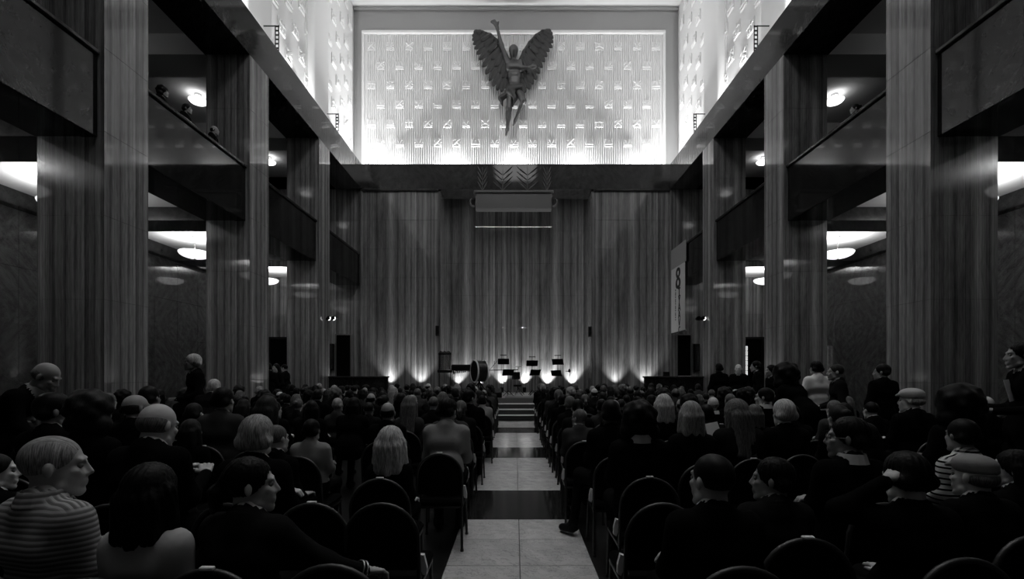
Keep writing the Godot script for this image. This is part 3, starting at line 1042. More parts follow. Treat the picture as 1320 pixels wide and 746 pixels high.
func hand_prims(m: float) -> Array:   # wrist at the origin, fingers towards -z, palm down; m = 1 right hand (thumb towards -x)
	var h := [cap(Vector3(0, 0, 0.03), Vector3(0, 0, -0.01), 0.024, 0.024)]
	var xs := [-0.030, -0.010, 0.011, 0.030]
	var ln := [0.040, 0.046, 0.042, 0.032]
	for i in 4:
		var x: float = xs[i] * m
		h.append(cap(Vector3(x * 0.6, 0, -0.01), Vector3(x, 0.002, -0.085), 0.014, 0.0115))
		h.append(cap(Vector3(x, 0.002, -0.088), Vector3(x * 1.05, -0.012, -0.088 - ln[i]), 0.0095, 0.009))
		h.append(cap(Vector3(x * 1.05, -0.012, -0.088 - ln[i]), Vector3(x * 1.03, -0.040, -0.088 - ln[i] - 0.018), 0.009, 0.008))
	h.append(cap(Vector3(-0.020 * m, -0.004, -0.015), Vector3(-0.048 * m, -0.012, -0.055), 0.014, 0.011))
	h.append(cap(Vector3(-0.048 * m, -0.012, -0.055), Vector3(-0.052 * m, -0.018, -0.090), 0.0105, 0.009))
	return h

func hair_prims(kind: String) -> Array:
	var c := ell(Vector3(0, 0.038, 0.024), Vector3(0.083, 0.097, 0.101))
	var face := carve(Vector3(0, -0.05, -0.135), Vector3(0, -0.005, -0.135), 0.085, 0.085)
	var under := carve(Vector3(0, -0.16, -0.03), Vector3(0, -0.16, 0.10), 0.09, 0.07)
	match kind:
		"short":
			return [c, cap(Vector3(-0.05, -0.01, 0.07), Vector3(0.05, -0.01, 0.07), 0.042, 0.042), face, under]
		"crop":
			return [ell(Vector3(0, 0.036, 0.022), Vector3(0.078, 0.091, 0.098)), face, carve(Vector3(0, -0.12, -0.03), Vector3(0, -0.13, 0.10), 0.09, 0.09)]
		"fringe":   # bald crown
			return [ell(Vector3(0, 0.010, 0.030), Vector3(0.0795, 0.068, 0.088)), face, carve(Vector3(0, 0.13, -0.06), Vector3(0, 0.13, 0.03), 0.10, 0.085), under]
		"bob":
			return [c, cap(Vector3(-0.070, 0.02, 0.03), Vector3(-0.085, -0.12, 0.03), 0.036, 0.034), cap(Vector3(0.070, 0.02, 0.03), Vector3(0.085, -0.12, 0.03), 0.036, 0.034),
				cap(Vector3(-0.045, 0.0, 0.085), Vector3(-0.055, -0.14, 0.085), 0.042, 0.036), cap(Vector3(0.045, 0.0, 0.085), Vector3(0.055, -0.14, 0.085), 0.042, 0.036), cap(Vector3(0, 0.0, 0.10), Vector3(0, -0.15, 0.10), 0.04, 0.034), face]
		"long":
			return [c, cap(Vector3(-0.068, 0.02, 0.03), Vector3(-0.085, -0.20, 0.06), 0.035, 0.028), cap(Vector3(0.068, 0.02, 0.03), Vector3(0.085, -0.20, 0.06), 0.035, 0.028),
				cap(Vector3(-0.04, 0.0, 0.09), Vector3(-0.055, -0.29, 0.145), 0.045, 0.030), cap(Vector3(0.04, 0.0, 0.09), Vector3(0.055, -0.29, 0.145), 0.045, 0.030), cap(Vector3(0, 0.0, 0.10), Vector3(0, -0.30, 0.15), 0.045, 0.03), face]
		"curly":
			var h := [ell(Vector3(0, 0.045, 0.03), Vector3(0.115, 0.115, 0.118)), cap(Vector3(-0.08, -0.06, 0.04), Vector3(0.08, -0.06, 0.04), 0.06, 0.06), carve(Vector3(0, -0.05, -0.150), Vector3(0, 0.0, -0.150), 0.085, 0.085)]
			for i in 26:
				var y := 1.0 - 2.0 * (i + 0.5) / 26.0
				var r := sqrt(1.0 - y * y)
				var d := Vector3(cos(i * 2.4) * r, y, sin(i * 2.4) * r)
				if d.z > -0.45:
					h.insert(0, cap(Vector3(0, 0.035, 0.03) + d * Vector3(0.10, 0.10, 0.105), Vector3(0, 0.035, 0.03) + d * Vector3(0.10, 0.10, 0.105), 0.034, 0.034))
			return h
		"bun":
			return [c, ell(Vector3(0, 0.06, 0.135), Vector3(0.042, 0.040, 0.036)), face, under]
		"tail":
			return [c, cap(Vector3(0, 0.03, 0.115), Vector3(0, -0.02, 0.145), 0.022, 0.028), cap(Vector3(0, -0.02, 0.145), Vector3(0, -0.22, 0.14), 0.03, 0.014), face, under]
		"flat_cap":
			return [ell(Vector3(0, 0.078, 0.010), Vector3(0.088, 0.058, 0.108)), cap(Vector3(-0.04, 0.058, -0.100), Vector3(0.04, 0.058, -0.100), 0.012, 0.012), cap(Vector3(-0.028, 0.052, -0.118), Vector3(0.028, 0.052, -0.118), 0.009, 0.009), ell(Vector3(0, 0.045, 0.018), Vector3(0.083, 0.035, 0.103))]
		"nape":     # what shows of the hair under a cap
			return [ell(Vector3(0, 0.0, 0.045), Vector3(0.080, 0.055, 0.078)), face, under]
	return [c, face]

func mirror(v: Vector3) -> Vector3:
	return Vector3(-v.x, v.y, v.z)

func pose(kind: String) -> Dictionary:
	var j := {
		"hip": Vector3(0.085, 0.575, 0.0), "knee": Vector3(0.105, 0.535, -0.40), "ankle": Vector3(0.105, 0.085, -0.32), "toe": Vector3(0.11, 0.035, -0.44),
		"waist": Vector3(0, 0.70, 0.035), "chest": Vector3(0, 0.88, 0.035), "sh": Vector3(0.150, 0.985, 0.03), "neck": Vector3(0, 1.03, 0.03), "head": Vector3(0, HEAD_Y, -0.01),
		"el": Vector3(0.185, 0.755, 0.02), "wr": Vector3(0.12, 0.625, -0.24), "el_l": null, "wr_l": null, "hand_r": Vector3(0.05, 0.0, -1.0), "hand_l": null, "wide": 1.0,
	}
	match kind:
		"lean":
			j.waist = Vector3(0, 0.70, -0.03); j.chest = Vector3(0, 0.87, -0.09); j.sh = Vector3(0.155, 0.965, -0.12); j.neck = Vector3(0, 1.01, -0.13); j.head = Vector3(0, 1.145, -0.19)
			j.el = Vector3(0.185, 0.72, -0.18); j.wr = Vector3(0.07, 0.66, -0.33)
		"reading":
			j.head = Vector3(0, 1.16, -0.04); j.el = Vector3(0.185, 0.76, -0.02); j.wr = Vector3(0.11, 0.84, -0.27); j.hand_r = Vector3(-0.5, 0.3, -0.8)
		"crossed":
			j.el = Vector3(0.188, 0.77, -0.02); j.wr = Vector3(-0.02, 0.76, -0.17); j.wr_l = Vector3(0.0, 0.80, -0.20); j.el_l = Vector3(-0.188, 0.77, -0.02); j.hand_r = Vector3(-1.0, 0.1, -0.2); j.hand_l = Vector3(1.0, 0.1, -0.2)
		"narrow":
			j.sh = Vector3(0.130, 0.965, 0.03); j.el = Vector3(0.165, 0.75, 0.02); j.wide = 0.86
		"arm_up":
			j.el_l = Vector3(-0.30, 1.02, -0.03); j.wr_l = Vector3(-0.125, 1.17, 0.03); j.hand_l = Vector3(0.75, 0.62, -0.1)
		"leg_out":
			j.el = Vector3(0.188, 0.77, -0.02); j.wr = Vector3(-0.02, 0.76, -0.17); j.wr_l = Vector3(0.0, 0.80, -0.20); j.el_l = Vector3(-0.188, 0.77, -0.02); j.hand_r = Vector3(-1.0, 0.1, -0.2); j.hand_l = Vector3(1.0, 0.1, -0.2)
			j.knee_l = Vector3(-0.22, 0.56, -0.36); j.ankle_l = Vector3(-0.30, 0.10, -0.28); j.toe_l = Vector3(-0.40, 0.035, -0.36)
		"side_arm":
			j.el = Vector3(0.30, 0.80, -0.10); j.wr = Vector3(0.42, 0.70, -0.26); j.hand_r = Vector3(0.3, -0.3, -0.8)
		"stand", "stand_arms", "stand_bent", "stand_paper":
			j.hip = Vector3(0.085, 0.92, 0.0); j.knee = Vector3(0.10, 0.50, -0.015); j.ankle = Vector3(0.11, 0.085, 0.02); j.toe = Vector3(0.13, 0.035, -0.13)
			var up := 0.43
			for n in ["waist", "chest", "sh", "neck", "head"]: j[n] += Vector3(0, up, -0.02)
			j.el = Vector3(0.235, 1.13, 0.02); j.wr = Vector3(0.235, 0.88, -0.05); j.hand_r = Vector3(0, -1, -0.15)
			if kind == "stand_arms":
				j.el = Vector3(0.24, 1.14, 0.0); j.wr = Vector3(0.05, 1.08, -0.22); j.hand_r = Vector3(-0.8, 0.1, -0.5)
			if kind == "stand_paper":
				j.el = Vector3(0.23, 1.13, 0.02); j.wr = Vector3(0.13, 1.10, -0.24); j.hand_r = Vector3(-0.3, 0.2, -0.9)
			if kind == "stand_bent":
				var piv := Vector3(0, 0.98, 0.03)
				var b := Basis(Vector3.RIGHT, -0.72)
				for n in ["waist", "chest", "sh", "neck", "head"]: j[n] = piv + b * (j[n] - piv)
				j.head += Vector3(0, 0.05, 0.02)
				j.el = j.sh + Vector3(0.06, -0.26, -0.08); j.wr = j.el + Vector3(-0.04, -0.20, -0.16); j.hand_r = Vector3(0, -0.8, -0.5)
	return j

func body_prims(kind: String, bare_neck: bool, skirt_top := false) -> Array:
	var j := pose(kind)
	var w: float = j.wide
	var up: float = (j.chest - j.waist).length()
	var r := []
	var sl: Vector3 = mirror(j.sh)
	var mid: Vector3 = (j.hip + mirror(j.hip)) / 2
	# trunk
	r.append(cap(j.hip * Vector3(0.75, 1, 1), mirror(j.hip) * Vector3(0.75, 1, 1), 0.115 * w, 0.115 * w, 2))
	r.append(cap(mid + Vector3(0.05, 0.08, 0.01), mid + Vector3(-0.05, 0.08, 0.01), 0.112 * w, 0.112 * w, 1))
	r.append(cap(j.waist + Vector3(0.055, 0, 0), j.waist + Vector3(-0.055, 0, 0), 0.100 * w, 0.100 * w, 1))
	r.append(cap(j.chest + Vector3(0.075 * w, 0, 0), j.chest + Vector3(-0.075 * w, 0, 0), 0.108 * w, 0.108 * w, 1))
	r.append(cap(j.sh * Vector3(0.78, 1, 1) + Vector3(0, -0.02, 0), sl * Vector3(0.78, 1, 1) + Vector3(0, -0.02, 0), 0.070, 0.070, 1))
	for e in [1.0, -1.0]:
		var m := func(v: Vector3) -> Vector3: return v if e > 0 else mirror(v)
		r.append(cap(j.neck + Vector3(e * 0.03, -0.015, 0.01), m.call(j.sh) + Vector3(-e * 0.02, 0.0, 0), 0.050, 0.050, 1))
		# legs
		var kn: Vector3 = j.knee_l if e < 0 and j.has("knee_l") else m.call(j.knee)
		var an: Vector3 = j.ankle_l if e < 0 and j.has("knee_l") else m.call(j.ankle)
		var to: Vector3 = j.toe_l if e < 0 and j.has("knee_l") else m.call(j.toe)
		r.append(cap(m.call(j.hip), kn, 0.088 * w, 0.062, 2))
		r.append(cap(kn, an, 0.060, 0.042, 2))
		r.append(cap(an + Vector3(0, -0.03, 0.03), to + Vector3(0, 0.012, 0), 0.042, 0.040, 3))
		# arms
		var el: Vector3 = j.el if e > 0 else (j.el_l if j.el_l != null else mirror(j.el))
		var wr: Vector3 = j.wr if e > 0 else (j.wr_l if j.wr_l != null else mirror(j.wr))
		r.append(cap(m.call(j.sh), el, 0.058, 0.046, 1))
		r.append(cap(el, wr, 0.045, 0.034, 1))
	# neck
	var nk: Vector3 = j.head + Vector3(0, -0.12, 0.03)
	r.append(cap(j.neck + Vector3(0, 0.02, 0.005), nk, 0.054, 0.053, 0))
	r.append(cap(j.neck + Vector3(0, -0.03, 0.012), j.neck + Vector3(0, 0.008, 0.012), 0.075, 0.062, 1))
	return r

func head_net(fine: bool) -> Array:
	var key := "fine" if fine else "coarse"
	if not heads.has(key):
		heads[key] = [net(head_prims(), 0.0052 if fine else 0.0105, 0.014), net(eye_prims(), 0.005 if fine else 0.009, 0.004)]
	return heads[key]

func hand_net(right: bool, fine: bool) -> Dictionary:
	var key := "hand%s%s" % [right, fine]
	if not heads.has(key):
		heads[key] = net(hand_prims(1.0 if right else -1.0), 0.0045 if fine else 0.0075, 0.008)
	return heads[key]

func person_mesh(kind: String, yaw: float, pitch: float, fine: bool, tilt := 0.0) -> Dictionary:
	var key := "%s %d %d %s %d" % [kind, roundi(rad_to_deg(yaw)), roundi(rad_to_deg(pitch)), fine, roundi(rad_to_deg(tilt))]
	if cache.has(key): return cache[key]
	var bk := "%s %s" % [kind, fine]
	if not bodies.has(bk):
		bodies[bk] = net(body_prims(kind, true), 0.016 if fine else 0.027, 0.055)
	var j := pose(kind)
	var hx := Transform3D(Basis(Vector3.UP, yaw) * Basis(Vector3.RIGHT, pitch) * Basis(Vector3.BACK, tilt), j.head)
	var parts := [[bodies[bk], Transform3D()]]
	for g in head_net(fine): parts.append([g, hx])
	for e in [true, false]:
		var wr: Vector3 = j.wr if e else (j.wr_l if j.wr_l != null else mirror(j.wr))
		var dir: Vector3 = j.hand_r if e else (j.hand_l if j.hand_l != null else mirror(j.hand_r))
		parts.append([hand_net(e, fine), Transform3D(Basis.looking_at(dir, Vector3.UP if absf(dir.normalized().y) < 0.9 else Vector3.BACK), wr + dir.normalized() * 0.02)])
	cache[key] = {"mesh": net_mesh(parts, 5), "head": hx}
	return cache[key]

func hair_mesh(kind: String, fine: bool) -> ArrayMesh:
	var key := "%s %s" % [kind, fine]
	if not hairs.has(key):
		var st := 0.0
		if kind in ["bob", "long", "short", "bun", "tail"]: st = 0.0035
		hairs[key] = net_mesh([[net(hair_prims(kind), 0.0062 if fine else 0.012, 0.022, st if fine else 0.0, 26.0), Transform3D()]], 1)
	return hairs[key]

# look: {pose, yaw, pitch, skin, top, legs, hair, hair_m, fine, scale, body_turn}
func person(look: Dictionary, at: Vector3, label: String, group := "") -> Node3D:
	var fine: bool = look.get("fine", false)
	var pm := person_mesh(look.pose, look.get("yaw", 0.0), look.get("pitch", 0.0), fine, look.get("tilt", 0.0))
	var o := thing("person", label, "person", at, look.get("turn", 0.0), group)
	var sc: float = look.get("scale", 1.0)
	o.scale = Vector3(sc, sc, sc)
	var b := obj("body", pm.mesh, null, o)
	var ms := [M[look.get("skin", "skin_fair")], M[look.get("top", "cloth_black")], M[look.get("legs", "cloth_trousers")], M.shoe, M.eye]
	for i in 5: b.set_surface_override_material(i, ms[i])
	var hk: String = look.get("hair", "short")
	if hk != "bald":
		var hs: float = look.get("hair_scale", 1.0)
		for k in ([hk] if hk != "flat_cap" else ["flat_cap", "nape"]):
			var h := obj("cap" if k == "flat_cap" else "hair", hair_mesh(k, fine), M[look.get("cap_m", "cloth_light")] if k == "flat_cap" else M[look.get("hair_m", "hair_black")], o)
			h.transform = pm.head
			h.scale = Vector3(hs, hs, hs)
	if look.has("collar"):
		var s := Shape.new()
		var j := pose(look.pose)
		for k in 14:
			var a0 := TAU * k / 14.0
			var a1 := TAU * (k + 1) / 14.0
			var c: Vector3 = j.neck + Vector3(0, 0.03, 0.008)
			var p0 := Vector3(cos(a0) * 0.070, 0, sin(a0) * 0.072)
			var p1 := Vector3(cos(a1) * 0.070, 0, sin(a1) * 0.072)
			var u := Vector3(0, 0.035, 0)
			var l := Vector3(0, -0.02, 0)
			s.face([c + p0 * 1.25 + l, c + p1 * 1.25 + l, c + p1 + u, c + p0 + u], p0)
			s.face([c + p0 * 0.9 + u, c + p1 * 0.9 + u, c + p1 + u, c + p0 + u], Vector3.UP)
			s.face([c + p0 * 0.9 + u, c + p1 * 0.9 + u, c + p1 * 0.95 + l, c + p0 * 0.95 + l], -p0)
		obj("collar", s, M[look.collar], o)
	elif fine:
		var s := Shape.new()
		var j := pose(look.pose)
		var ring := []
		var ax: Vector3 = (j.head + Vector3(0, -0.12, 0.03) - j.neck).normalized()
		var side := Vector3.RIGHT
		var fore := ax.cross(side).normalized()
		for k in 25:
			ring.append(j.neck + ax * 0.020 + side * (0.063 * cos(TAU * k / 24.0)) + fore * (0.064 * sin(TAU * k / 24.0)) + Vector3(0, 0, 0.010))
		s.path(ring, 0.019, 8)
		obj("neckband", s, M[look.get("top", "cloth_black")], o)
	if look.get("bracelet", false):
		var s := Shape.new()
		var j := pose(look.pose)
		var ax: Vector3 = (j.wr - j.el).normalized()
		var u := ax.cross(Vector3.UP).normalized()
		var w := ax.cross(u)
		for off in [-0.008, -0.030]:
			var ring := []
			for k in 21: ring.append(j.wr + ax * off + u * 0.043 * cos(TAU * k / 20.0) + w * 0.043 * sin(TAU * k / 20.0))
			s.path(ring, 0.006, 6)
		obj("bracelet", s, M.steel, o)
	if look.get("glasses", false):
		var s := Shape.new()
		var x: Transform3D = pm.head
		for e in [-1.0, 1.0]:
			var ring := []
			for k in 13:
				ring.append(x * Vector3(e * 0.033 + 0.021 * cos(TAU * k / 12.0), 0.004 + 0.017 * sin(TAU * k / 12.0), -0.097))
			s.path(ring, 0.0022, 5)
			s.path([x * Vector3(e * 0.054, 0.008, -0.097), x * Vector3(e * 0.080, 0.008, -0.06), x * Vector3(e * 0.084, 0.008, 0.01)], 0.0022, 5)
		s.path([x * Vector3(-0.012, 0.008, -0.097), x * Vector3(0.012, 0.008, -0.097)], 0.0022, 5)
		obj("glasses", s, M.black_gloss, o)
	return o

# ------------------------------------------------------------------ the winged figure and the carvings
func pt(u: float, v: float, d: float) -> Vector3:      # a place in the hall given by its bearing from the camera's spot and its depth
	return Vector3((u - 664.0) * d / 600.0 - 0.04, 1.6 + (482.0 - v) * d / 600.0, -d)

func statue() -> void:
	var D := 22.05
	var zz := -D
	var o := thing("winged_figure_sculpture", "bronze winged human figure with one arm raised, fixed on the reeded panel", "sculpture", Vector3(0, 13.0, zz))
	var q := func(u: float, v: float, dz := 0.0) -> Vector3: return pt(u, v, D) + Vector3(0, -13.0, D + dz)
	var head: Vector3 = q.call(662, 69.5, 0.18)
	var r := [
		ell(head + Vector3(0, 0.03, 0), Vector3(0.20, 0.27, 0.22)), ell(head + Vector3(0.0, -0.12, 0.06), Vector3(0.15, 0.19, 0.17)),
		cap(head + Vector3(0, -0.02, 0.2), head + Vector3(0, -0.09, 0.24), 0.025, 0.035),
		cap(head + Vector3(-0.06, 0.14, -0.10), head + Vector3(0.06, 0.14, -0.10), 0.16, 0.16),
		cap(q.call(662, 76, 0.12), q.call(662.5, 83, 0.1), 0.11, 0.13),
		cap(q.call(655.5, 84, 0.12), q.call(669.5, 84, 0.12), 0.15, 0.15),
		cap(q.call(657.5, 90, 0.14), q.call(667.5, 90, 0.14), 0.24, 0.24),
		cap(q.call(660, 100, 0.14), q.call(666, 100, 0.14), 0.21, 0.21),
		cap(q.call(660.5, 107, 0.14), q.call(666, 107, 0.14), 0.18, 0.18),
		cap(q.call(660, 116, 0.14), q.call(667.5, 116, 0.14), 0.24, 0.24),
		# raised arm
		cap(q.call(654.7, 83, 0.12), q.call(646.5, 62, 0.2), 0.14, 0.10), cap(q.call(646.5, 62, 0.2), q.call(641.2, 41.5, 0.28), 0.10, 0.065),
		cap(q.call(641.2, 41.5, 0.28), q.call(640, 38, 0.3), 0.07, 0.06),
		# other arm, forearm held level
		cap(q.call(670, 84, 0.14), q.call(673.5, 93, 0.2), 0.13, 0.10), cap(q.call(672, 92, 0.25), q.call(685.5, 94.5, 0.42), 0.10, 0.07),
		# straight leg
		cap(q.call(659, 119, 0.14), q.call(656, 143, 0.22), 0.21, 0.13), cap(q.call(656, 143, 0.2), q.call(653.8, 168, 0.1), 0.13, 0.07),
		cap(q.call(653.8, 168, 0.1), q.call(652.5, 177, 0.2), 0.07, 0.055), ell(q.call(655.2, 151, 0.14), Vector3(0.12, 0.28, 0.13)),
		# bent leg
		cap(q.call(667.5, 119, 0.14), q.call(674.3, 137, 0.45), 0.20, 0.13), cap(q.call(674.3, 137, 0.42), q.call(664.2, 157, 0.1), 0.12, 0.07),
		cap(q.call(664.2, 157, 0.1), q.call(661.8, 163.5, 0.12), 0.065, 0.05),
	]
	# fingers of the raised hand and of the level hand
	for k in 4:
		r.append(cap(q.call(640, 38, 0.3), q.call(633.2 + k * 1.7, 35.6 - k * 0.75, 0.36), 0.035, 0.028))
	r.append(cap(q.call(640.5, 39, 0.3), q.call(643.5, 35.5, 0.38), 0.035, 0.03))
	for k in 4:
		r.append(cap(q.call(685.5, 94.5, 0.42), q.call(690.5 - 0.3 * k, 92.8 + k * 1.1, 0.5), 0.035, 0.026))
	r.append(cap(q.call(685, 94, 0.42), q.call(687, 91, 0.5), 0.034, 0.028))
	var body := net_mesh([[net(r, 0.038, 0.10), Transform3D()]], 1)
	obj("figure_body", body, M.bronze_lit, o)
	# drapery round the hips
	var dr := [
		cap(q.call(657, 120, 0.24), q.call(671, 117.5, 0.24), 0.22, 0.20), cap(q.call(658, 122, 0.3), q.call(664, 132, 0.34), 0.18, 0.10), cap(q.call(664, 132, 0.3), q.call(661, 141, 0.26), 0.10, 0.04),
		cap(q.call(657, 123, 0.2), q.call(646, 129, 0.16), 0.14, 0.12), cap(q.call(646, 129, 0.16), q.call(648, 139, 0.14), 0.12, 0.04),
		cap(q.call(672, 120, 0.2), q.call(675, 134, 0.2), 0.14, 0.10)]
	obj("drapery", net_mesh([[net(dr, 0.045, 0.08), Transform3D()]], 1), M.bronze, o)
	var br := Shape.new()
	for b in [Vector2(657, 88), Vector2(668, 88), Vector2(663, 116)]:
		br.tube(q.call(b.x, b.y, 0.1), q.call(b.x, b.y, -0.30), 0.05)
	obj("wall_fixing", br, M.bronze, o)
	# wings, feather by feather
	for e in [-1.0, 1.0]:
		var lead: Array
		var trail: Array
		if e < 0:
			lead = [Vector2(657, 88), Vector2(653, 78), Vector2(648.5, 66), Vector2(641, 55), Vector2(632, 47), Vector2(622, 43.5), Vector2(617, 46)]
			trail = [Vector2(652.5, 114), Vector2(645, 120.5), Vector2(637, 115), Vector2(629.5, 104), Vector2(623, 91), Vector2(617, 77), Vector2(612.5, 67), Vector2(609.5, 58), Vector2(608.5, 50.5), Vector2(611, 42.5), Vector2(620, 43)]
		else:
			lead = [Vector2(668, 88), Vector2(671, 80), Vector2(676, 68), Vector2(683, 57), Vector2(691, 48), Vector2(699, 42.5), Vector2(704, 44)]
			trail = [Vector2(670, 115), Vector2(678, 121.5), Vector2(686, 112), Vector2(692, 103), Vector2(698, 91), Vector2(703, 80), Vector2(707, 70), Vector2(712.5, 62.5), Vector2(713.5, 53), Vector2(712, 45.5), Vector2(709, 38.5)]
		var wing := MeshInstance3D.new()
		wing.name = "wing"
		o.add_child(wing, true)
		# arm of the wing and its covert body
		var wr := []
		for i in lead.size() - 1:
			wr.append(cap(q.call(lead[i].x, lead[i].y, 0.02 + 0.10 * i / 6.0), q.call(lead[i + 1].x, lead[i + 1].y, 0.02 + 0.10 * (i + 1) / 6.0), 0.13 - 0.012 * i, 0.118 - 0.012 * i))
		wing.mesh = net_mesh([[net(wr, 0.045, 0.06), Transform3D()]], 1)
		wing.material_override = M.bronze
		for layer in 2:
			var cnt := 15 if layer == 0 else 11
			for i in cnt:
				var t := (i + 0.3) / float(cnt)
				var la: float = t * (lead.size() - 1)
				var a2: Vector2 = lead[int(la)].lerp(lead[mini(int(la) + 1, lead.size() - 1)], la - int(la))
				var ta := t * (trail.size() - 1)
				var b2: Vector2 = trail[int(ta)].lerp(trail[mini(int(ta) + 1, trail.size() - 1)], ta - int(ta))
				if layer == 1: b2 = a2.lerp(b2, 0.55)
				var dz := 0.06 + 0.012 * (i % 2) + layer * 0.05 + 0.08 * t
				var a: Vector3 = q.call(a2.x, a2.y, dz)
				var b: Vector3 = q.call(b2.x, b2.y, dz - 0.02)
				feather(a, b, (0.16 if layer == 0 else 0.15) * (1.0 - 0.25 * t), wing)

func feather(a: Vector3, b: Vector3, half: float, parent: Node) -> void:
	var d := b - a
	var l := d.length()
	var y := d / l
	var z := (Vector3.BACK - y * y.z).normalized()
	var x := y.cross(z)
	var X := Transform3D(Basis(x, y, z), a)
	var s := Shape.new()
	var poly := []
	for p in [[0.0, 0.35], [0.3, 0.85], [0.7, 1.0], [0.9, 0.75], [0.98, 0.35]]:
		poly.append(Vector2(p[1] * half, p[0] * l))
	poly.append(Vector2(0, l * 1.01))
	for p in [[0.98, 0.35], [0.9, 0.75], [0.7, 1.0], [0.3, 0.85], [0.0, 0.35]]:
		poly.append(Vector2(-p[1] * half, p[0] * l))
	# a blade with a raised quill
	var n := poly.size()
	for i in n:
		var p: Vector2 = poly[i]
		var q: Vector2 = poly[(i + 1) % n]
		var pc := X * Vector3(0, clampf(p.y, 0, l * 0.96), 0.035)
		var qc := X * Vector3(0, clampf(q.y, 0, l * 0.96), 0.035)
		s.face([X * Vector3(p.x, p.y, 0), X * Vector3(q.x, q.y, 0), qc], z)
		s.face([X * Vector3(p.x, p.y, 0), qc, pc], z)
		s.face([X * Vector3(p.x, p.y, 0), X * Vector3(q.x, q.y, 0), X * Vector3(0, l * 0.5, -0.03)], -z)
	obj("feather", s, M.bronze, parent)

func carvings() -> void:
	# ears of grain carved on the beam under the winged figure, and the pelmet below
	for spec in [[620.0, 12.0, "half hidden outer"], [646.0, 24.0, "broad middle"], [678.0, 26.0, "tallest"], [703.0, 10.0, "faint last"]]:
		var base := pt(spec[0] + 2.0, 245, END)
		var o := thing("carved_grain_ear", "%s ear of grain carved in relief on the beam above the pelmet" % spec[2], "carving", Vector3(base.x, 9.95, -END), 0.0, "carved ears of grain")
		var s := Shape.new()
		s.tube(Vector3(0, 0.0, 0.02), Vector3(0, 1.15, 0.02), 0.02, 0.012, 6)
		obj("stalk", s, M.beam_relief, o)
		for k in 4:
			for e in [-1.0, 1.0]:
				var y := 0.12 + 0.23 * k
				var a := Vector3(e * 0.03, y, 0.02)
				var b := Vector3(e * spec[1] * 0.019, y + 0.38, 0.03)
				s = Shape.new()
				var d := b - a
				s.tube(a, a + d * 0.5, 0.012, 0.034, 6)
				s.tube(a + d * 0.5, b, 0.034, 0.006, 6)
				obj("grain_leaf", s, M.beam_relief, o)
	var p := thing("stone_pelmet", "projecting stone pelmet with moulded top hung over the stage recess", "pelmet", Vector3(-0.11, 9.05, -END))
	var s := Shape.new()
	s.cbox(Vector3(-1.72, 0, 0.0), Vector3(1.72, 0.70, 0.42), 0.02)
	obj("box_front", s, M.pelmet_stone, p)
	s = Shape.new()
	s.cbox(Vector3(-1.80, 0.70, 0.0), Vector3(1.80, 0.82, 0.50), 0.03)
	obj("top_moulding", s, M.beam_relief, p)
	for e in [-1.0, 1.0]:
		s = Shape.new()
		var pts := []
		for k in 15:
			var a := TAU * 0.8 * k / 14.0
			pts.append(Vector3(e * (1.88 + 0.09 * sin(a)), 0.45 - 0.3 * k / 14.0 + 0.06 * cos(a), 0.25))
		s.path(pts, 0.045, 8)
		obj("scroll", s, M.pelmet_stone, p)
	var rl := thing("bright_rail", "thin bright metal rail across the recess below the pelmet", "rail", Vector3(-0.11, 8.72, -22.5))  # thin bright rod set as a pale line across the recess
	s = Shape.new()
	s.tube(Vector3(-1.85, 0, 0), Vector3(1.85, 0, 0), 0.022)
	obj("rod", s, M.steel, rl)
	for e in [-1.75, 1.75]:
		s = Shape.new()
		s.box(Vector3(e - 0.03, -0.03, -0.12), Vector3(e + 0.03, 0.03, 0.0))
		obj("bracket", s, M.black, rl)

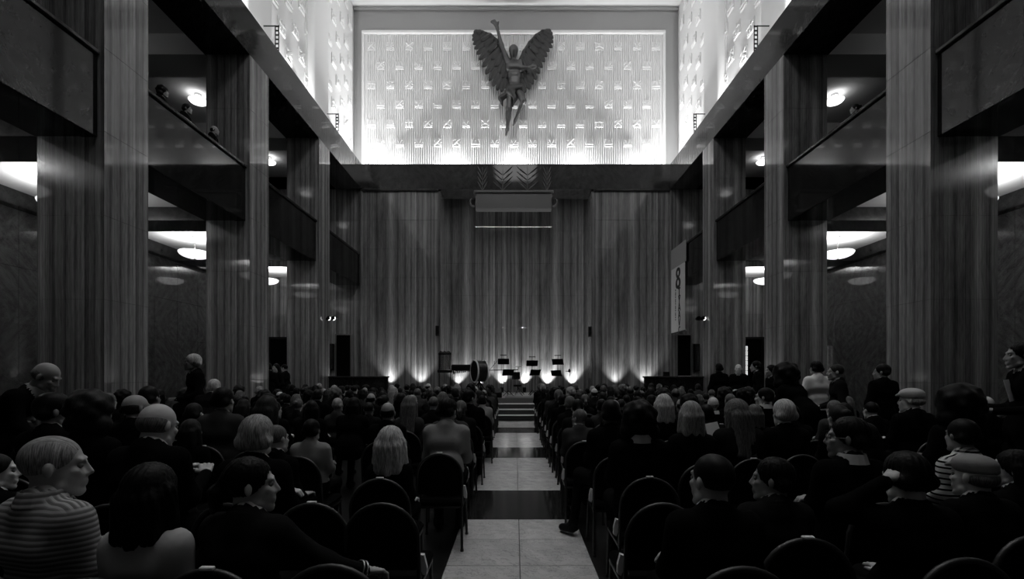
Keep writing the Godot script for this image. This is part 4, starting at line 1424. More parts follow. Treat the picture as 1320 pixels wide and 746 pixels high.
# ------------------------------------------------------------------ fittings on the walls
func fittings() -> void:
	var s: Shape
	# doors in the ends of the aisles
	for d in [["tall black doorway panel at the aisle end, opposite the banner", 443.0, 18.0, 432.0, ""], ["tall black doorway panel with a white strip below the banner", 881.5, 16.5, 432.0, "sill"]]:
		var c := pt(d[1], 482, END)
		var hw: float = d[2] * END / 1200.0
		var top := pt(0, d[3], END).y
		var o := Node3D.new()
		o.name = "door_%d" % (1 if d[4] == "" else 2)
		add_child(o)
		o.position = Vector3(c.x, 0, -END)
		o.set_meta("kind", "structure")
		tag(o, d[0], "door")
		s = Shape.new()
		s.cbox(Vector3(-hw, 0.0, 0.0), Vector3(hw, top, 0.05), 0.01)
		obj("leaf", s, M.void, o)
		s = Shape.new()
		s.box(Vector3(-hw - 0.05, 0, 0), Vector3(-hw, top + 0.05, 0.06))
		s.box(Vector3(hw, 0, 0), Vector3(hw + 0.05, top + 0.05, 0.06))
		s.box(Vector3(-hw, top, 0), Vector3(hw, top + 0.05, 0.06))
		obj("frame", s, M.pelmet_stone, o)
		if d[4]:
			s = Shape.new()
			s.box(Vector3(-hw, 1.46, 0.05), Vector3(hw, 1.52, 0.12))
			obj("white_strip", s, M.step_edge, o)  # plain white strip across the black doorway panel
	for e in [-1.0, 1.0]:
		# dark entrance further out, its glazed lattice on one side
		var o := Node3D.new()
		o.name = "door_%d" % (3 if e < 0 else 4)
		add_child(o)
		o.position = Vector3(e * 10.75, 0, -END)
		o.set_meta("kind", "structure")
		tag(o, "dark entrance in the aisle end wall %s" % ("with lit lattice glazing" if e > 0 else "with people standing before it"), "door")
		s = Shape.new()
		s.cbox(Vector3(-0.5, 0, 0.0), Vector3(0.5, 3.2, 0.05), 0.01)
		obj("opening", s, M.void, o)
		s = Shape.new()
		s.box(Vector3(-0.62, 0, 0), Vector3(-0.5, 3.3, 0.1))
		s.box(Vector3(0.5, 0, 0), Vector3(0.62, 3.3, 0.1))
		s.box(Vector3(-0.5, 3.2, 0), Vector3(0.5, 3.3, 0.1))
		obj("frame", s, M.black, o)
		if e > 0:
			for r in 6:
				for c in 2:
					s = Shape.new()
					s.cbox(Vector3(-0.44 + c * 0.16, 1.55 + r * 0.225, 0.05), Vector3(-0.44 + c * 0.16 + (0.05 if c == 0 else 0.15), 1.76 + r * 0.225, 0.07), 0.004)
					obj("lit_window_pane", s, M.glow_pane, o)
	# loudspeakers
	for l in [["narrow black column loudspeaker on the aisle end wall, opposite the banner", 427.5, 443.0, 477.0, END - 0.0, 0.13], ["narrow black column loudspeaker on the aisle end wall beside the banner", 897.0, 443.0, 478.0, END, 0.13], ["small black column loudspeaker on the recess edge, opposite the banner", 564.0, 420.0, 433.0, END, 0.07], ["small black column loudspeaker on the recess edge, banner side", 760.0, 421.0, 434.0, END, 0.07]]:
		var a := pt(l[1], l[2], l[4])
		var b := pt(l[1], l[3], l[4])
		var o := thing("column_loudspeaker", l[0], "loudspeaker", Vector3(a.x, b.y, -l[4]))
		s = Shape.new()
		s.cbox(Vector3(-l[5], 0, 0.0), Vector3(l[5], a.y - b.y, 0.16), 0.015)
		obj("cabinet", s, M.black, o)
		s = Shape.new()
		s.cbox(Vector3(-l[5] * 0.8, 0.04, 0.16), Vector3(l[5] * 0.8, a.y - b.y - 0.04, 0.175), 0.004)
		obj("grille", s, M.black_gloss, o)
	# twin spotlights on the last piers
	for e in [-1.0, 1.0]:
		var o := thing("twin_spotlight", "%s on a bracket at the last pier, %s" % ["pair of small crescent-lit spotlights" if e < 0 else "pair of dim spotlights", "banner side" if e > 0 else "opposite banner"], "spotlight", Vector3(e * (NAVE + 0.012), 3.66, -17.5))
		s = Shape.new()
		s.cbox(Vector3(minf(0, -e * 0.10), -0.03, -0.14), Vector3(maxf(0, -e * 0.10), 0.03, 0.14), 0.01)
		obj("bracket", s, M.black, o)
		for k in [-1.0, 1.0]:
			var x := Transform3D(Basis(Vector3.RIGHT, PI / 2) , Vector3(-e * 0.12 - e * (k + 1.0) * 0.09, 0.02, 0.05))
			s = Shape.new()
			s.lathe([Vector2(0.0, -0.12), Vector2(0.05, -0.12), Vector2(0.085, 0.06), Vector2(0.085, 0.10), Vector2(0.075, 0.10), Vector2(0.06, 0.0), Vector2(0.0, -0.02)], x, 16)
			var h := obj("lamp_head", s, M.black, o)
			if e < 0 or k < 0:
				s = Shape.new()
				var ring := []
				for i in 9:
					var a := -0.7 + PI * 0.75 * i / 8.0
					ring.append(x * Vector3(cos(a) * 0.07, 0.105, sin(a) * 0.07))
				s.path(ring, 0.018, 6)
				obj("lit_rim", s, M.glow_spot, h)
	banner()
	var sg := thing("sign_board", "small black sign with a grey line on the striped flank wall", "sign", pt(859.0, 483, END) + Vector3(0, 0, 0.0))
	s = Shape.new()
	s.cbox(Vector3(-0.15, -0.14, 0), Vector3(0.15, 0.14, 0.03), 0.006)
	obj("board", s, M.black, sg)
	s = Shape.new()
	s.box(Vector3(-0.13, -0.015, 0.03), Vector3(0.13, 0.02, 0.033))
	obj("printed_line", s, M.cloth_charcoal, sg)
	# uplights at the foot of the end wall
	var n := 0
	for u in [[502.0, 21.12, 1.0, "by the low side wall, opposite banner"], [541.0, 21.12, 1.0, "near the recess, opposite banner"], [795.0, 21.12, 1.0, "near the recess, banner side"], [833.0, 21.12, 1.0, "by the low side wall, banner side"],
			[590.0, 22.4, 1.5, "behind the keyboard bars"], [620.0, 22.4, 1.5, "behind the bass drum"], [647.0, 22.4, 1.6, "behind the lone music stand"], [676.0, 22.4, 2.2, "behind the small drum"], [706.0, 22.4, 2.8, "between the two music stands"], [738.0, 22.4, 2.2, "behind the microphone"]]:
		var at := pt(u[0], 482, u[1])
		at.y = STAGE_H
		uplight(at, CAN * u[2], "small black floor uplight %s" % u[3])

func uplight(at: Vector3, energy: float, label: String) -> void:
	var o := thing("floor_uplight", label, "light", at, 0.0, "uplights along the stage end wall")
	var s := Shape.new()
	s.cbox(Vector3(-0.10, 0, -0.10), Vector3(0.10, 0.03, 0.10), 0.008)
	obj("base", s, M.black, o)
	s = Shape.new()
	s.lathe([Vector2(0.0, 0.03), Vector2(0.06, 0.03), Vector2(0.085, 0.10), Vector2(0.085, 0.24), Vector2(0.075, 0.24), Vector2(0.07, 0.16), Vector2(0.0, 0.15)], Transform3D(), 16)
	obj("can", s, M.black, o)
	s = Shape.new()
	s.lathe([Vector2(0.0, 0.19), Vector2(0.06, 0.185), Vector2(0.068, 0.165)], Transform3D(), 16)
	obj("bulb_lens", s, M.glow_can, o)
	spot("uplight_beam", Vector3(0, 0.26, 0), Vector3(0, 1.0, -0.12), 44.0, energy, 0.05, o)

func banner() -> void:
	# hung over the last parapet, broadside to the nave
	var x := 7.145
	var o := thing("hanging_banner", "tall pale banner with a column of black letters hung from the gallery parapet", "banner", Vector3(x, 3.45, -20.5))
	var s := Shape.new()
	s.cbox(Vector3(-0.02, 0, -0.98), Vector3(0, 2.95, 0.85), 0.004)
	obj("cloth", s, M.banner_cloth, o)
	s = Shape.new()
	s.cbox(Vector3(-0.03, 2.90, -0.98), Vector3(0.0, 3.80, 0.98), 0.004)
	obj("header", s, M.banner_head, o)
	s = Shape.new()
	s.tube(Vector3(-0.01, 0.0, -1.0), Vector3(-0.01, 0.0, 0.9), 0.03)
	obj("bottom_rod", s, M.steel, o)
	var font := SystemFont.new()
	font.font_names = PackedStringArray(["Droid Sans"])
	font.font_weight = 700
	var y := 2.35
	var txt := "8TYAAVC"
	for i in txt.length():
		var tm := TextMesh.new()
		tm.text = txt[i]
		tm.font = font
		tm.font_size = 64 if i else 120
		tm.pixel_size = 0.0105 if i == 0 else 0.0085 - 0.0004 * i
		tm.depth = 0.008
		var e := MeshInstance3D.new()
		e.mesh = tm
		e.material_override = M.print
		e.name = "letter"
		o.add_child(e, true)
		e.position = Vector3(-0.026, y, 0.2 if i else 0.05)
		e.rotation = Vector3(0, -PI / 2, 0)
		y -= 0.62 if i == 0 else 0.33
	s = Shape.new()
	for k in 14:
		s.box(Vector3(-0.026, 0.55 + k * 0.10, -0.32), Vector3(-0.02, 0.60 + k * 0.10 + 0.02 * (k % 3), -0.24))
	obj("small_print", s, M.print, o)

# ------------------------------------------------------------------ instruments on the stage
func stage_things() -> void:
	var D := 19.6
	var s: Shape
	var at := func(u: float, d: float) -> Vector3:
		var p := pt(u, 482, d)
		return Vector3(p.x, STAGE_H, p.z)
	# tubular chimes
	var o := thing("tubular_chimes", "tall rack of tubular chimes at the edge of the recess", "chimes", at.call(573.5, D))
	for e in [-1.0, 1.0]:
		s = Shape.new()
		s.tube(Vector3(e * 0.24, 0.02, 0), Vector3(e * 0.24, 1.80, 0), 0.02)
		s.tube(Vector3(e * 0.24, 0.03, -0.3), Vector3(e * 0.24, 0.03, 0.3), 0.025)
		obj("post", s, M.black, o)
	s = Shape.new()
	s.cbox(Vector3(-0.27, 1.70, -0.05), Vector3(0.27, 1.76, 0.05), 0.01)
	obj("crossbar", s, M.black, o)
	s = Shape.new()
	s.cbox(Vector3(-0.30, 0.94, -0.10), Vector3(0.30, 1.06, 0.10), 0.01)
	obj("crossbar", s, M.black, o)
	for k in 8:
		s = Shape.new()
		s.tube(Vector3(-0.19 + k * 0.054, 1.07, 0), Vector3(-0.19 + k * 0.054, 1.86 - 0.02 * (k % 3), 0), 0.022)
		obj("chime_tube", s, M.black_gloss, o)
	# keyboard percussion
	o = thing("vibraphone", "long vibraphone on legs with dark bars beside the bass drum", "vibraphone", at.call(598.5, D + 0.5))
	s = Shape.new()
	s.cbox(Vector3(-0.52, 1.02, -0.32), Vector3(0.50, 1.26, 0.32), 0.02)
	obj("frame", s, M.black, o)
	for k in 18:
		s = Shape.new()
		var h := 0.30 - 0.008 * k
		s.cbox(Vector3(-0.49 + k * 0.054, 1.26, -h), Vector3(-0.445 + k * 0.054, 1.285, h), 0.004)
		obj("bar", s, M.black_gloss, o)
		s = Shape.new()
		s.tube(Vector3(-0.468 + k * 0.054, 0.90 + 0.006 * k, 0), Vector3(-0.468 + k * 0.054, 1.02, 0), 0.02)
		obj("resonator", s, M.black, o)
	for e in [[-0.45, -0.25], [-0.45, 0.25], [0.43, -0.18], [0.43, 0.18]]:
		s = Shape.new()
		s.tube(Vector3(e[0], 0, e[1]), Vector3(e[0], 1.02, e[1]), 0.022)
		obj("leg", s, M.steel, o)
	# bass drum on a stand, turned aside
	o = thing("bass_drum", "big bass drum on a cradle with a pale rim", "drum", at.call(618, D - 0.35))
	o.rotation.y = 0.45
	var dx := Transform3D(Basis(Vector3.BACK, PI / 2), Vector3(0, 1.0, 0))
	s = Shape.new()
	s.lathe([Vector2(0.44, -0.22), Vector2(0.44, 0.22)], dx, 32)
	obj("shell", s, M.black_gloss, o)
	for e in [-1.0, 1.0]:
		s = Shape.new()
		s.lathe([Vector2(0.0, e * 0.22), Vector2(0.44, e * 0.22)], dx, 32)
		obj("skin", s, M.black if e > 0 else M.drum_skin, o)
		s = Shape.new()
		s.lathe([Vector2(0.43, e * 0.24), Vector2(0.47, e * 0.24), Vector2(0.47, e * 0.19), Vector2(0.44, e * 0.19)], dx, 32)
		obj("hoop", s, M.drum_skin, o)
		s = Shape.new()
		s.tube(Vector3(0.0, 0.56, 0), Vector3(e * 0.30, 0.0, 0.35), 0.022)
		s.tube(Vector3(0.0, 0.56, 0), Vector3(e * 0.30, 0.0, -0.35), 0.022)
		obj("cradle_leg", s, M.black, o)
	# cymbal stands, boom and a small drum
	o = thing("boom_stand", "thin boom stand with a long level arm next to the bass drum", "stand", at.call(637, D - 0.35))
	s = Shape.new()
	s.tube(Vector3(0, 0.25, 0), Vector3(0, 1.42, 0), 0.014)
	obj("pole", s, M.black, o)
	s = Shape.new()
	s.tube(Vector3(-0.22, 1.04, 0), Vector3(0.98, 1.06, 0), 0.016)
	s.tube(Vector3(-0.18, 1.06, 0), Vector3(0.14, 1.44, 0), 0.010)
	obj("arm", s, M.black, o)
	for k in 3:
		s = Shape.new()
		s.tube(Vector3(0, 0.32, 0), Vector3(cos(TAU * k / 3.0) * 0.3, 0.0, sin(TAU * k / 3.0) * 0.3), 0.012)
		obj("leg", s, M.black, o)
	music_stand(at.call(649, D + 0.2), 0.0, 1.42, true, "lone music stand with a lamp beside the boom stand")
	music_stand(at.call(686, D), 0.1, 1.34, true, "music stand with a wide lamp, behind the small drum")
	music_stand(at.call(719, D), -0.35, 1.40, true, "tilted music stand with a lamp, beside the microphone")
	music_stand(at.call(690, D - 0.5), 0.5, 0.95, false, "low music stand turned aside, without a lamp, near the small drum")
	music_stand(at.call(717, D - 0.4), -0.6, 0.92, false, "low music stand turned aside, near the microphone")
	music_stand(at.call(655, D - 0.95), 0.4, 0.95, false, "low slanted music stand in front of the lone stand")
	o = thing("small_drum", "small dark drum on thin legs between the music stands", "drum", at.call(665, D))
	s = Shape.new()
	s.lathe([Vector2(0.19, 0.66), Vector2(0.19, 0.96)], Transform3D(), 24)
	obj("shell", s, M.black_gloss, o)
	s = Shape.new()
	s.lathe([Vector2(0.0, 0.965), Vector2(0.19, 0.96)], Transform3D(), 24)
	s.lathe([Vector2(0.0, 0.66), Vector2(0.19, 0.66)], Transform3D(), 24)
	obj("skin", s, M.black, o)
	s = Shape.new()
	s.lathe([Vector2(0.19, 0.93), Vector2(0.205, 0.93), Vector2(0.205, 0.97), Vector2(0.185, 0.97)], Transform3D(), 24)
	obj("hoop", s, M.steel, o)
	for k in 3:
		s = Shape.new()
		s.tube(Vector3(cos(TAU * k / 3.0 + 0.5) * 0.19, 0.72, sin(TAU * k / 3.0 + 0.5) * 0.19), Vector3(cos(TAU * k / 3.0 + 0.5) * 0.26, 0.0, sin(TAU * k / 3.0 + 0.5) * 0.26), 0.012)
		obj("leg", s, M.steel, o)
	o = thing("cymbal_stand", "thin cymbal on a stand over the small drum", "cymbal", at.call(668, D + 0.35))
	s = Shape.new()
	s.tube(Vector3(0, 0.2, 0), Vector3(0, 1.22, 0), 0.012)
	for k in 3:
		s.tube(Vector3(0, 0.3, 0), Vector3(cos(TAU * k / 3.0) * 0.26, 0, sin(TAU * k / 3.0) * 0.26), 0.011)
	obj("stand", s, M.black, o)
	s = Shape.new()
	s.lathe([Vector2(0.0, 1.235), Vector2(0.03, 1.23), Vector2(0.04, 1.215), Vector2(0.20, 1.19), Vector2(0.20, 1.187), Vector2(0.0, 1.205)], Transform3D(), 24)
	obj("cymbal", s, M.brass, o)
	o = thing("microphone_stand", "microphone with a shock mount on a straight stand near the recess edge", "microphone", at.call(734, D))
	s = Shape.new()
	s.lathe([Vector2(0.0, 0.03), Vector2(0.13, 0.02), Vector2(0.14, 0.0)], Transform3D(), 20)
	obj("base", s, M.black, o)
	s = Shape.new()
	s.tube(Vector3(0, 0.02, 0), Vector3(0, 0.98, 0), 0.012)
	obj("pole", s, M.black, o)
	s = Shape.new()
	s.tube(Vector3(0.0, 0.96, 0), Vector3(0, 1.02, 0), 0.04, 0.055)
	s.tube(Vector3(0.0, 1.02, 0), Vector3(0, 1.10, 0), 0.055, 0.03)
	s.tube(Vector3(-0.16, 1.0, 0), Vector3(0.0, 1.0, 0), 0.012)
	obj("microphone", s, M.black, o)
	o = thing("stage_monitor", "black wedge loudspeaker at the stage edge by the steps", "loudspeaker", at.call(640, 17.45))
	s = Shape.new()
	for e in [-0.2, 0.2]:
		s.face([Vector3(e, 0, -0.18), Vector3(e, 0, 0.18), Vector3(e, 0.16, 0.18), Vector3(e, 0.34, -0.10), Vector3(e, 0.34, -0.18)], Vector3(e, 0, 0))
	var pr := [Vector2(-0.18, 0), Vector2(0.18, 0), Vector2(0.18, 0.16), Vector2(-0.10, 0.34), Vector2(-0.18, 0.34)]
	for i in 5:
		var a: Vector2 = pr[i]
		var b: Vector2 = pr[(i + 1) % 5]
		var md: Vector2 = (a + b) / 2 - Vector2(-0.02, 0.16)
		s.face([Vector3(-0.2, a.y, a.x), Vector3(0.2, a.y, a.x), Vector3(0.2, b.y, b.x), Vector3(-0.2, b.y, b.x)], Vector3(0, md.y, md.x))
	obj("cabinet", s, M.black, o)
	s = Shape.new()
	s.obox(Transform3D(Basis(Vector3.RIGHT, 0.57), Vector3(0, 0.265, 0.055)), Vector3(0.36, 0.012, 0.28))
	obj("grille", s, M.black_gloss, o)
	o = thing("drum_stool", "round black stool behind the stage monitor, before the small drum", "stool", at.call(667, D - 0.75))
	s = Shape.new()
	s.lathe([Vector2(0.0, 0.46), Vector2(0.15, 0.45), Vector2(0.17, 0.42), Vector2(0.15, 0.38), Vector2(0.0, 0.37)], Transform3D(), 20)
	obj("seat", s, M.black, o)
	s = Shape.new()
	s.tube(Vector3(0, 0.1, 0), Vector3(0, 0.38, 0), 0.02)
	obj("post", s, M.steel, o)
	for k in 3:
		s = Shape.new()
		s.tube(Vector3(0, 0.2, 0), Vector3(cos(TAU * k / 3.0) * 0.22, 0, sin(TAU * k / 3.0) * 0.22), 0.013)
		obj("leg", s, M.steel, o)

func music_stand(at: Vector3, turn: float, high: float, lamp: bool, label: String) -> void:
	var o := thing("music_stand", label, "music stand", at, turn, "music stands on the stage")
	var s := Shape.new()
	s.tube(Vector3(0, 0.15, 0), Vector3(0, high - 0.1, 0), 0.013)
	obj("pole", s, M.black, o)
	for k in 3:
		s = Shape.new()
		s.tube(Vector3(0, 0.22, 0), Vector3(cos(TAU * k / 3.0) * 0.25, 0.0, sin(TAU * k / 3.0) * 0.25), 0.011)
		obj("leg", s, M.black, o)
	s = Shape.new()
	var x := Transform3D(Basis(Vector3.RIGHT, 0.45), Vector3(0, high, 0))
	s.cbox(Vector3(-0.24, -0.13, -0.008), Vector3(0.24, 0.13, 0.008), 0.004, x)
	s.cbox(Vector3(-0.24, -0.14, -0.06), Vector3(0.24, -0.125, 0.0), 0.004, x)
	obj("desk", s, M.black, o)
	if lamp:
		s = Shape.new()
		s.path([Vector3(0, high + 0.10, -0.04), Vector3(0, high + 0.2, -0.06), Vector3(0, high + 0.27, -0.02)], 0.007, 6)
		s.cbox(Vector3(-0.14, high + 0.25, -0.04), Vector3(0.14, high + 0.28, 0.04), 0.008)
		obj("lamp_arm", s, M.black, o)
	if not lamp:
		s = Shape.new()
		s.cbox(Vector3(-0.11, -0.11, -0.012), Vector3(0.10, 0.12, -0.008), 0.001, x)
		obj("clip_board", s, M.wood_dark, o)
# ------------------------------------------------------------------ chairs and the audience
var chair0: Node3D
var chair_spots := []
var seated := []           # Vector2(x, depth) of everyone placed
const ORD := ["", "first", "second", "third", "fourth", "fifth", "sixth", "seventh", "eighth", "ninth", "tenth", "eleventh", "twelfth", "thirteenth", "fourteenth", "fifteenth", "sixteenth", "seventeenth"]

func make_chair() -> Node3D:
	var o := Node3D.new()
	o.name = "banquet_chair"
	var outline := []
	for k in 17:
		var a := PI * k / 16.0
		outline.append(Vector2(0.2 * cos(a), 0.68 + 0.2 * sin(a)))
	var s := Shape.new()
	var pts := [Vector3(0.2, 0.40, -0.01)]
	for p in outline: pts.append(Vector3(p.x, p.y, 0.03))
	pts.append(Vector3(-0.2, 0.40, -0.01))
	s.path(pts, 0.013, 8)
	obj("back_frame", s, M.chair_frame, o)
	s = Shape.new()
	var poly := []
	for p in outline: poly.append(Vector2(p.x * 0.95, 0.68 + (p.y - 0.68) * 0.95))
	poly.append(Vector2(-0.19, 0.52)); poly.append(Vector2(0.19, 0.52))
	s.slab(poly, Transform3D(Basis(), Vector3(0, 0, 0.022)), 0.03)
	obj("backrest", s, M.chair_cloth, o)
	s = Shape.new()
	s.cbox(Vector3(-0.205, 0.395, -0.45), Vector3(0.205, 0.455, -0.02), 0.022)
	obj("seat", s, M.chair_cloth, o)
	s = Shape.new()
	s.box(Vector3(-0.2, 0.375, -0.44), Vector3(0.2, 0.395, -0.03))
	obj("seat_frame", s, M.chair_frame, o)
	for e in [[-0.19, -0.42, 0.02], [0.19, -0.42, 0.02], [-0.19, -0.04, -0.05], [0.19, -0.04, -0.05]]:
		s = Shape.new()
		s.tube(Vector3(e[0], 0.38, e[1]), Vector3(e[0] * 1.05, 0.012, e[1] - e[2]), 0.012)
		s.tube(Vector3(e[0] * 1.05, 0.0, e[1] - e[2]), Vector3(e[0] * 1.05, 0.02, e[1] - e[2]), 0.016)
		obj("leg", s, M.chair_frame, o)
	return o

func row_words(d: float) -> String:
	var k := clampi(roundi((d - 2.0) / ROW_STEP), 0, 15)
	return ORD[16 - k] + " row from stage"

func place_chair(x: float, d: float, words: String, label := "", plate := true, aisle_tag := 0.0) -> Node3D:
	var c: Node3D
	if label == "":
		label = "black padded round-topped chair %s, %s" % [words, seat_words(x, d)]
	if chair0 == null:
		chair0 = make_chair()
		add_child(chair0)
		taken["banquet_chair"] = 1
		tag(chair0, label, "chair", "chairs in rows")
		chair0.position = Vector3(x, 0, -d)
		c = chair0
	else:
		c = make_copy(label, Vector3(x, 0, -d))
	c.rotation.y = rng.randf_range(-0.02, 0.02)
	return c

func make_copy(label: String, at: Vector3) -> Node3D:
	var c := Node3D.new()
	c.name = numbered("banquet_chair")
	add_child(c)
	c.position = at
	tag(c, label, "chair", "chairs in rows")
	for k in chair0.get_children():
		if str(k.name).begins_with("number_plate") or str(k.name).begins_with("ribbon"): continue
		var e: MeshInstance3D = k.duplicate()
		e.name = str(k.name).rstrip("0123456789")
		c.add_child(e, true)
	return c

func add_plate(c: Node3D) -> void:
	var s := Shape.new()
	s.cbox(Vector3(-0.026, 0.886, 0.024), Vector3(0.026, 0.899, 0.044), 0.003)
	obj("number_plate", s, M.tag_white, c)

func add_ribbon(c: Node3D, e: float) -> void:
	var s := Shape.new()
	var x := Transform3D(Basis(Vector3.BACK, e * 0.15), Vector3(e * 0.222, 0.53, -0.02))
	s.slab([Vector2(-0.012, -0.05), Vector2(0.010, -0.06), Vector2(0.018, -0.02), Vector2(0.012, 0.055), Vector2(-0.012, 0.06), Vector2(-0.018, 0.0)], x, 0.03)
	obj("ribbon_tag", s, M.tag_white, c)

func seat_words(x: float, d: float) -> String:
	var n := clampi(roundi((absf(x) - 0.77) / 0.487) + 1, 1, 16)
	return "%s, %s from aisle, %s" % [row_words(d), ORD[n], "banner side" if x > 0 else "opposite banner"]

func free_at(x: float, d: float, gap := 0.45) -> bool:
	for p in seated:
		if absf(p.x - x) < gap and absf(p.y - d) < 0.72: return false
	return true

# someone whose head shows at bearing u with its top at height mark v, sitting at depth d
func sit(u: float, v: float, d: float, look: Dictionary, label: String, chair := true) -> Node3D:
	var x := (u - 664.0) * d / 600.0 - 0.04
	var j := pose(look.pose)
	var top: float = j.head.y + 0.128
	var want := 1.6 - (v - 482.0) * d / 600.0
	if not look.has("scale"): look.scale = clampf((want - 0.46) / (top - 0.46), 0.84, 1.12)
	var o := person(look, Vector3(x, maxf(0.0, 0.458 * (1.0 - look.scale)), -d), label)
	seated.append(Vector2(x, d))
	if chair: chair_spots.append([x, d - 0.25 * maxf(1.0, look.scale), label])
	return o

func stand(u: float, v: float, d: float, look: Dictionary, label: String) -> Node3D:
	var x := (u - 664.0) * d / 600.0 - 0.04
	var j := pose(look.pose)
	var top: float = j.head.y + 0.128
	look.scale = clampf((1.6 - (v - 482.0) * d / 600.0) / top, 0.85, 1.12)
	var hx: Vector3 = Basis(Vector3.UP, look.get("turn", 0.0)) * Vector3(j.head.x, 0, j.head.z) * look.scale
	var o := person(look, Vector3(x - hx.x, 0, -d), label)
	for e in [-0.25, 0.0, 0.25]: seated.append(Vector2(o.position.x + e, d))
	seated.append(Vector2(x, d))
	return o

func paper(at: Vector3, size: Vector2, rot: Vector3, label: String) -> void:
	var s := Shape.new()
	s.cbox(Vector3(-size.x / 2, -size.y / 2, -0.002), Vector3(size.x / 2, size.y / 2, 0.002), 0.0008)
	var o := obj("paper_sheet", s, M.white_paper)
	o.position = at
	o.rotation = rot
	tag(o, label, "paper")

func audience() -> void:
	var R := deg_to_rad(1.0)
	# --- people one can tell apart, on the side away from the banner
	sit(70, 578, 1.95, {"pose": "crossed", "yaw": -42 * R, "pitch": -2 * R, "fine": true, "skin": "skin_fair", "top": "cloth_striped", "hair": "crop", "hair_m": "hair_grey", "scale": 1.03, "collar": "cloth_striped", "turn": -0.25}, "man in striped polo shirt with cropped grey hair, face turned in profile")
	sit(196, 602, 1.9, {"pose": "narrow", "fine": true, "skin": "skin_fair", "top": "cloth_light", "hair": "bob", "hair_m": "hair_black", "hair_scale": 1.15}, "woman in pale blouse with bobbed black hair beside the striped polo shirt")
	sit(324, 590, 1.98, {"pose": "side_arm", "yaw": -58 * R, "fine": true, "skin": "skin_fair", "top": "cloth_charcoal", "hair": "tail", "hair_m": "hair_black", "turn": -0.12, "bracelet": true}, "woman in dark ribbed sweater, profile turned, arm along an empty chair")
	sit(-6, 588, 2.55, {"pose": "crossed", "yaw": -46 * R, "fine": true, "skin": "skin_pale", "hair": "crop", "hair_m": "hair_brown"}, "pale face with cropped hair looking across behind the striped polo shirt")
	sit(504, 555, 3.45, {"pose": "narrow", "fine": true, "skin": "skin_pale", "top": "cloth_black", "hair": "bob", "hair_m": "hair_blonde", "hair_scale": 1.32}, "woman with loose shoulder-length pale blonde hair and black top")
	sit(573, 519, 4.48, {"pose": "lean", "fine": true, "skin": "skin_tan", "top": "cloth_grey", "hair": "short", "hair_m": "hair_black", "yaw": -15 * R, "pitch": -12 * R}, "man in plain light grey shirt with short black hair by the aisle")
	sit(331, 540, 2.85, {"pose": "crossed", "fine": true, "skin": "skin_fair", "hair": "short", "hair_m": "hair_grey", "hair_scale": 1.1, "yaw": 12 * R}, "person with full wavy grey hair in black, behind the profile-turned woman")
	sit(357, 547, 3.6, {"pose": "narrow", "fine": true, "skin": "skin_fair", "hair": "crop", "hair_m": "hair_mid", "yaw": -20 * R}, "person with cropped fair hair and bare nape in black")
	sit(402, 540, 4.3, {"pose": "crossed", "skin": "skin_tan", "top": "cloth_grey", "hair": "short", "hair_m": "hair_black"}, "person in mid-grey jacket with short black hair behind an empty chair")
	sit(198, 530, 2.85, {"pose": "reading", "fine": true, "skin": "skin_fair", "hair": "fringe", "hair_m": "hair_mid", "pitch": -14 * R, "yaw": -14 * R}, "balding man in black with dark fringe bending his head")
	sit(119, 517, 3.3, {"pose": "narrow", "skin": "skin_tan", "hair": "curly", "hair_m": "hair_brown"}, "woman in black with full dark curly hair near the first pier")
	sit(72, 514, 3.5, {"pose": "crossed", "skin": "skin_tan", "hair": "short", "hair_m": "hair_black", "yaw": -42 * R}, "man in black looking sideways in front of the bending man")
	sit(176, 513, 4.4, {"pose": "crossed", "skin": "skin_tan", "hair": "fringe", "hair_m": "hair_brown", "yaw": -25 * R}, "balding man in black, second before the first pier")
	sit(193, 499, 5.4, {"pose": "crossed", "skin": "skin_tan", "hair": "short", "hair_m": "hair_black"}, "dark-haired person in black sitting up tall before the first pier")
	sit(288, 504, 4.9, {"pose": "crossed", "skin": "skin_tan", "top": "cloth_dark", "hair": "short", "hair_m": "hair_black"}, "broad person in dark grey coat with short black hair")
	sit(247, 540, 4.15, {"pose": "narrow", "skin": "skin_tan", "hair": "bob", "hair_m": "hair_brown"}, "woman in black with brown bob behind the balding bent head")
	sit(345, 515, 4.6, {"pose": "narrow", "skin": "skin_fair", "hair": "long", "hair_m": "hair_brown", "hair_scale": 1.1}, "woman in black with long dark straight hair")
	sit(500, 518, 5.2, {"pose": "crossed", "fine": true, "skin": "skin_tan", "hair": "fringe", "hair_m": "hair_black"}, "balding man in dark suit in front of the blonde hair")
	sit(528, 511, 6.1, {"pose": "narrow", "skin": "skin_fair", "top": "cloth_dark", "hair": "long", "hair_m": "hair_mid", "hair_scale": 1.1}, "woman with long fair hair over a dark grey top")
	sit(606, 504, 7.0, {"pose": "crossed", "skin": "skin_tan", "hair": "short", "hair_m": "hair_black", "yaw": -50 * R}, "man in black turned towards the aisle, three seats of light before him")
	sit(621, 510, 8.6, {"pose": "lean", "skin": "skin_tan", "top": "cloth_grey", "hair": "short", "hair_m": "hair_black"}, "aisle-side person in grey sleeves leaning forward")
	# --- banner side
	sit(917, 584, 2.0, {"pose": "crossed", "fine": true, "skin": "skin_fair", "hair": "crop", "hair_m": "hair_black", "yaw": 22 * R}, "man in black with bare neck and close-cropped black hair by the aisle")
	sit(995, 590, 2.3, {"pose": "crossed", "fine": true, "skin": "skin_tan", "hair": "short", "hair_m": "hair_black", "yaw": 54 * R, "top": "cloth_charcoal"}, "person in charcoal turned in profile next to the close-cropped man")
	sit(1168, 583, 2.08, {"pose": "arm_up", "fine": true, "skin": "skin_fair", "hair": "short", "hair_m": "hair_black", "pitch": -10 * R}, "man in black holding one hand to his dark-haired head")
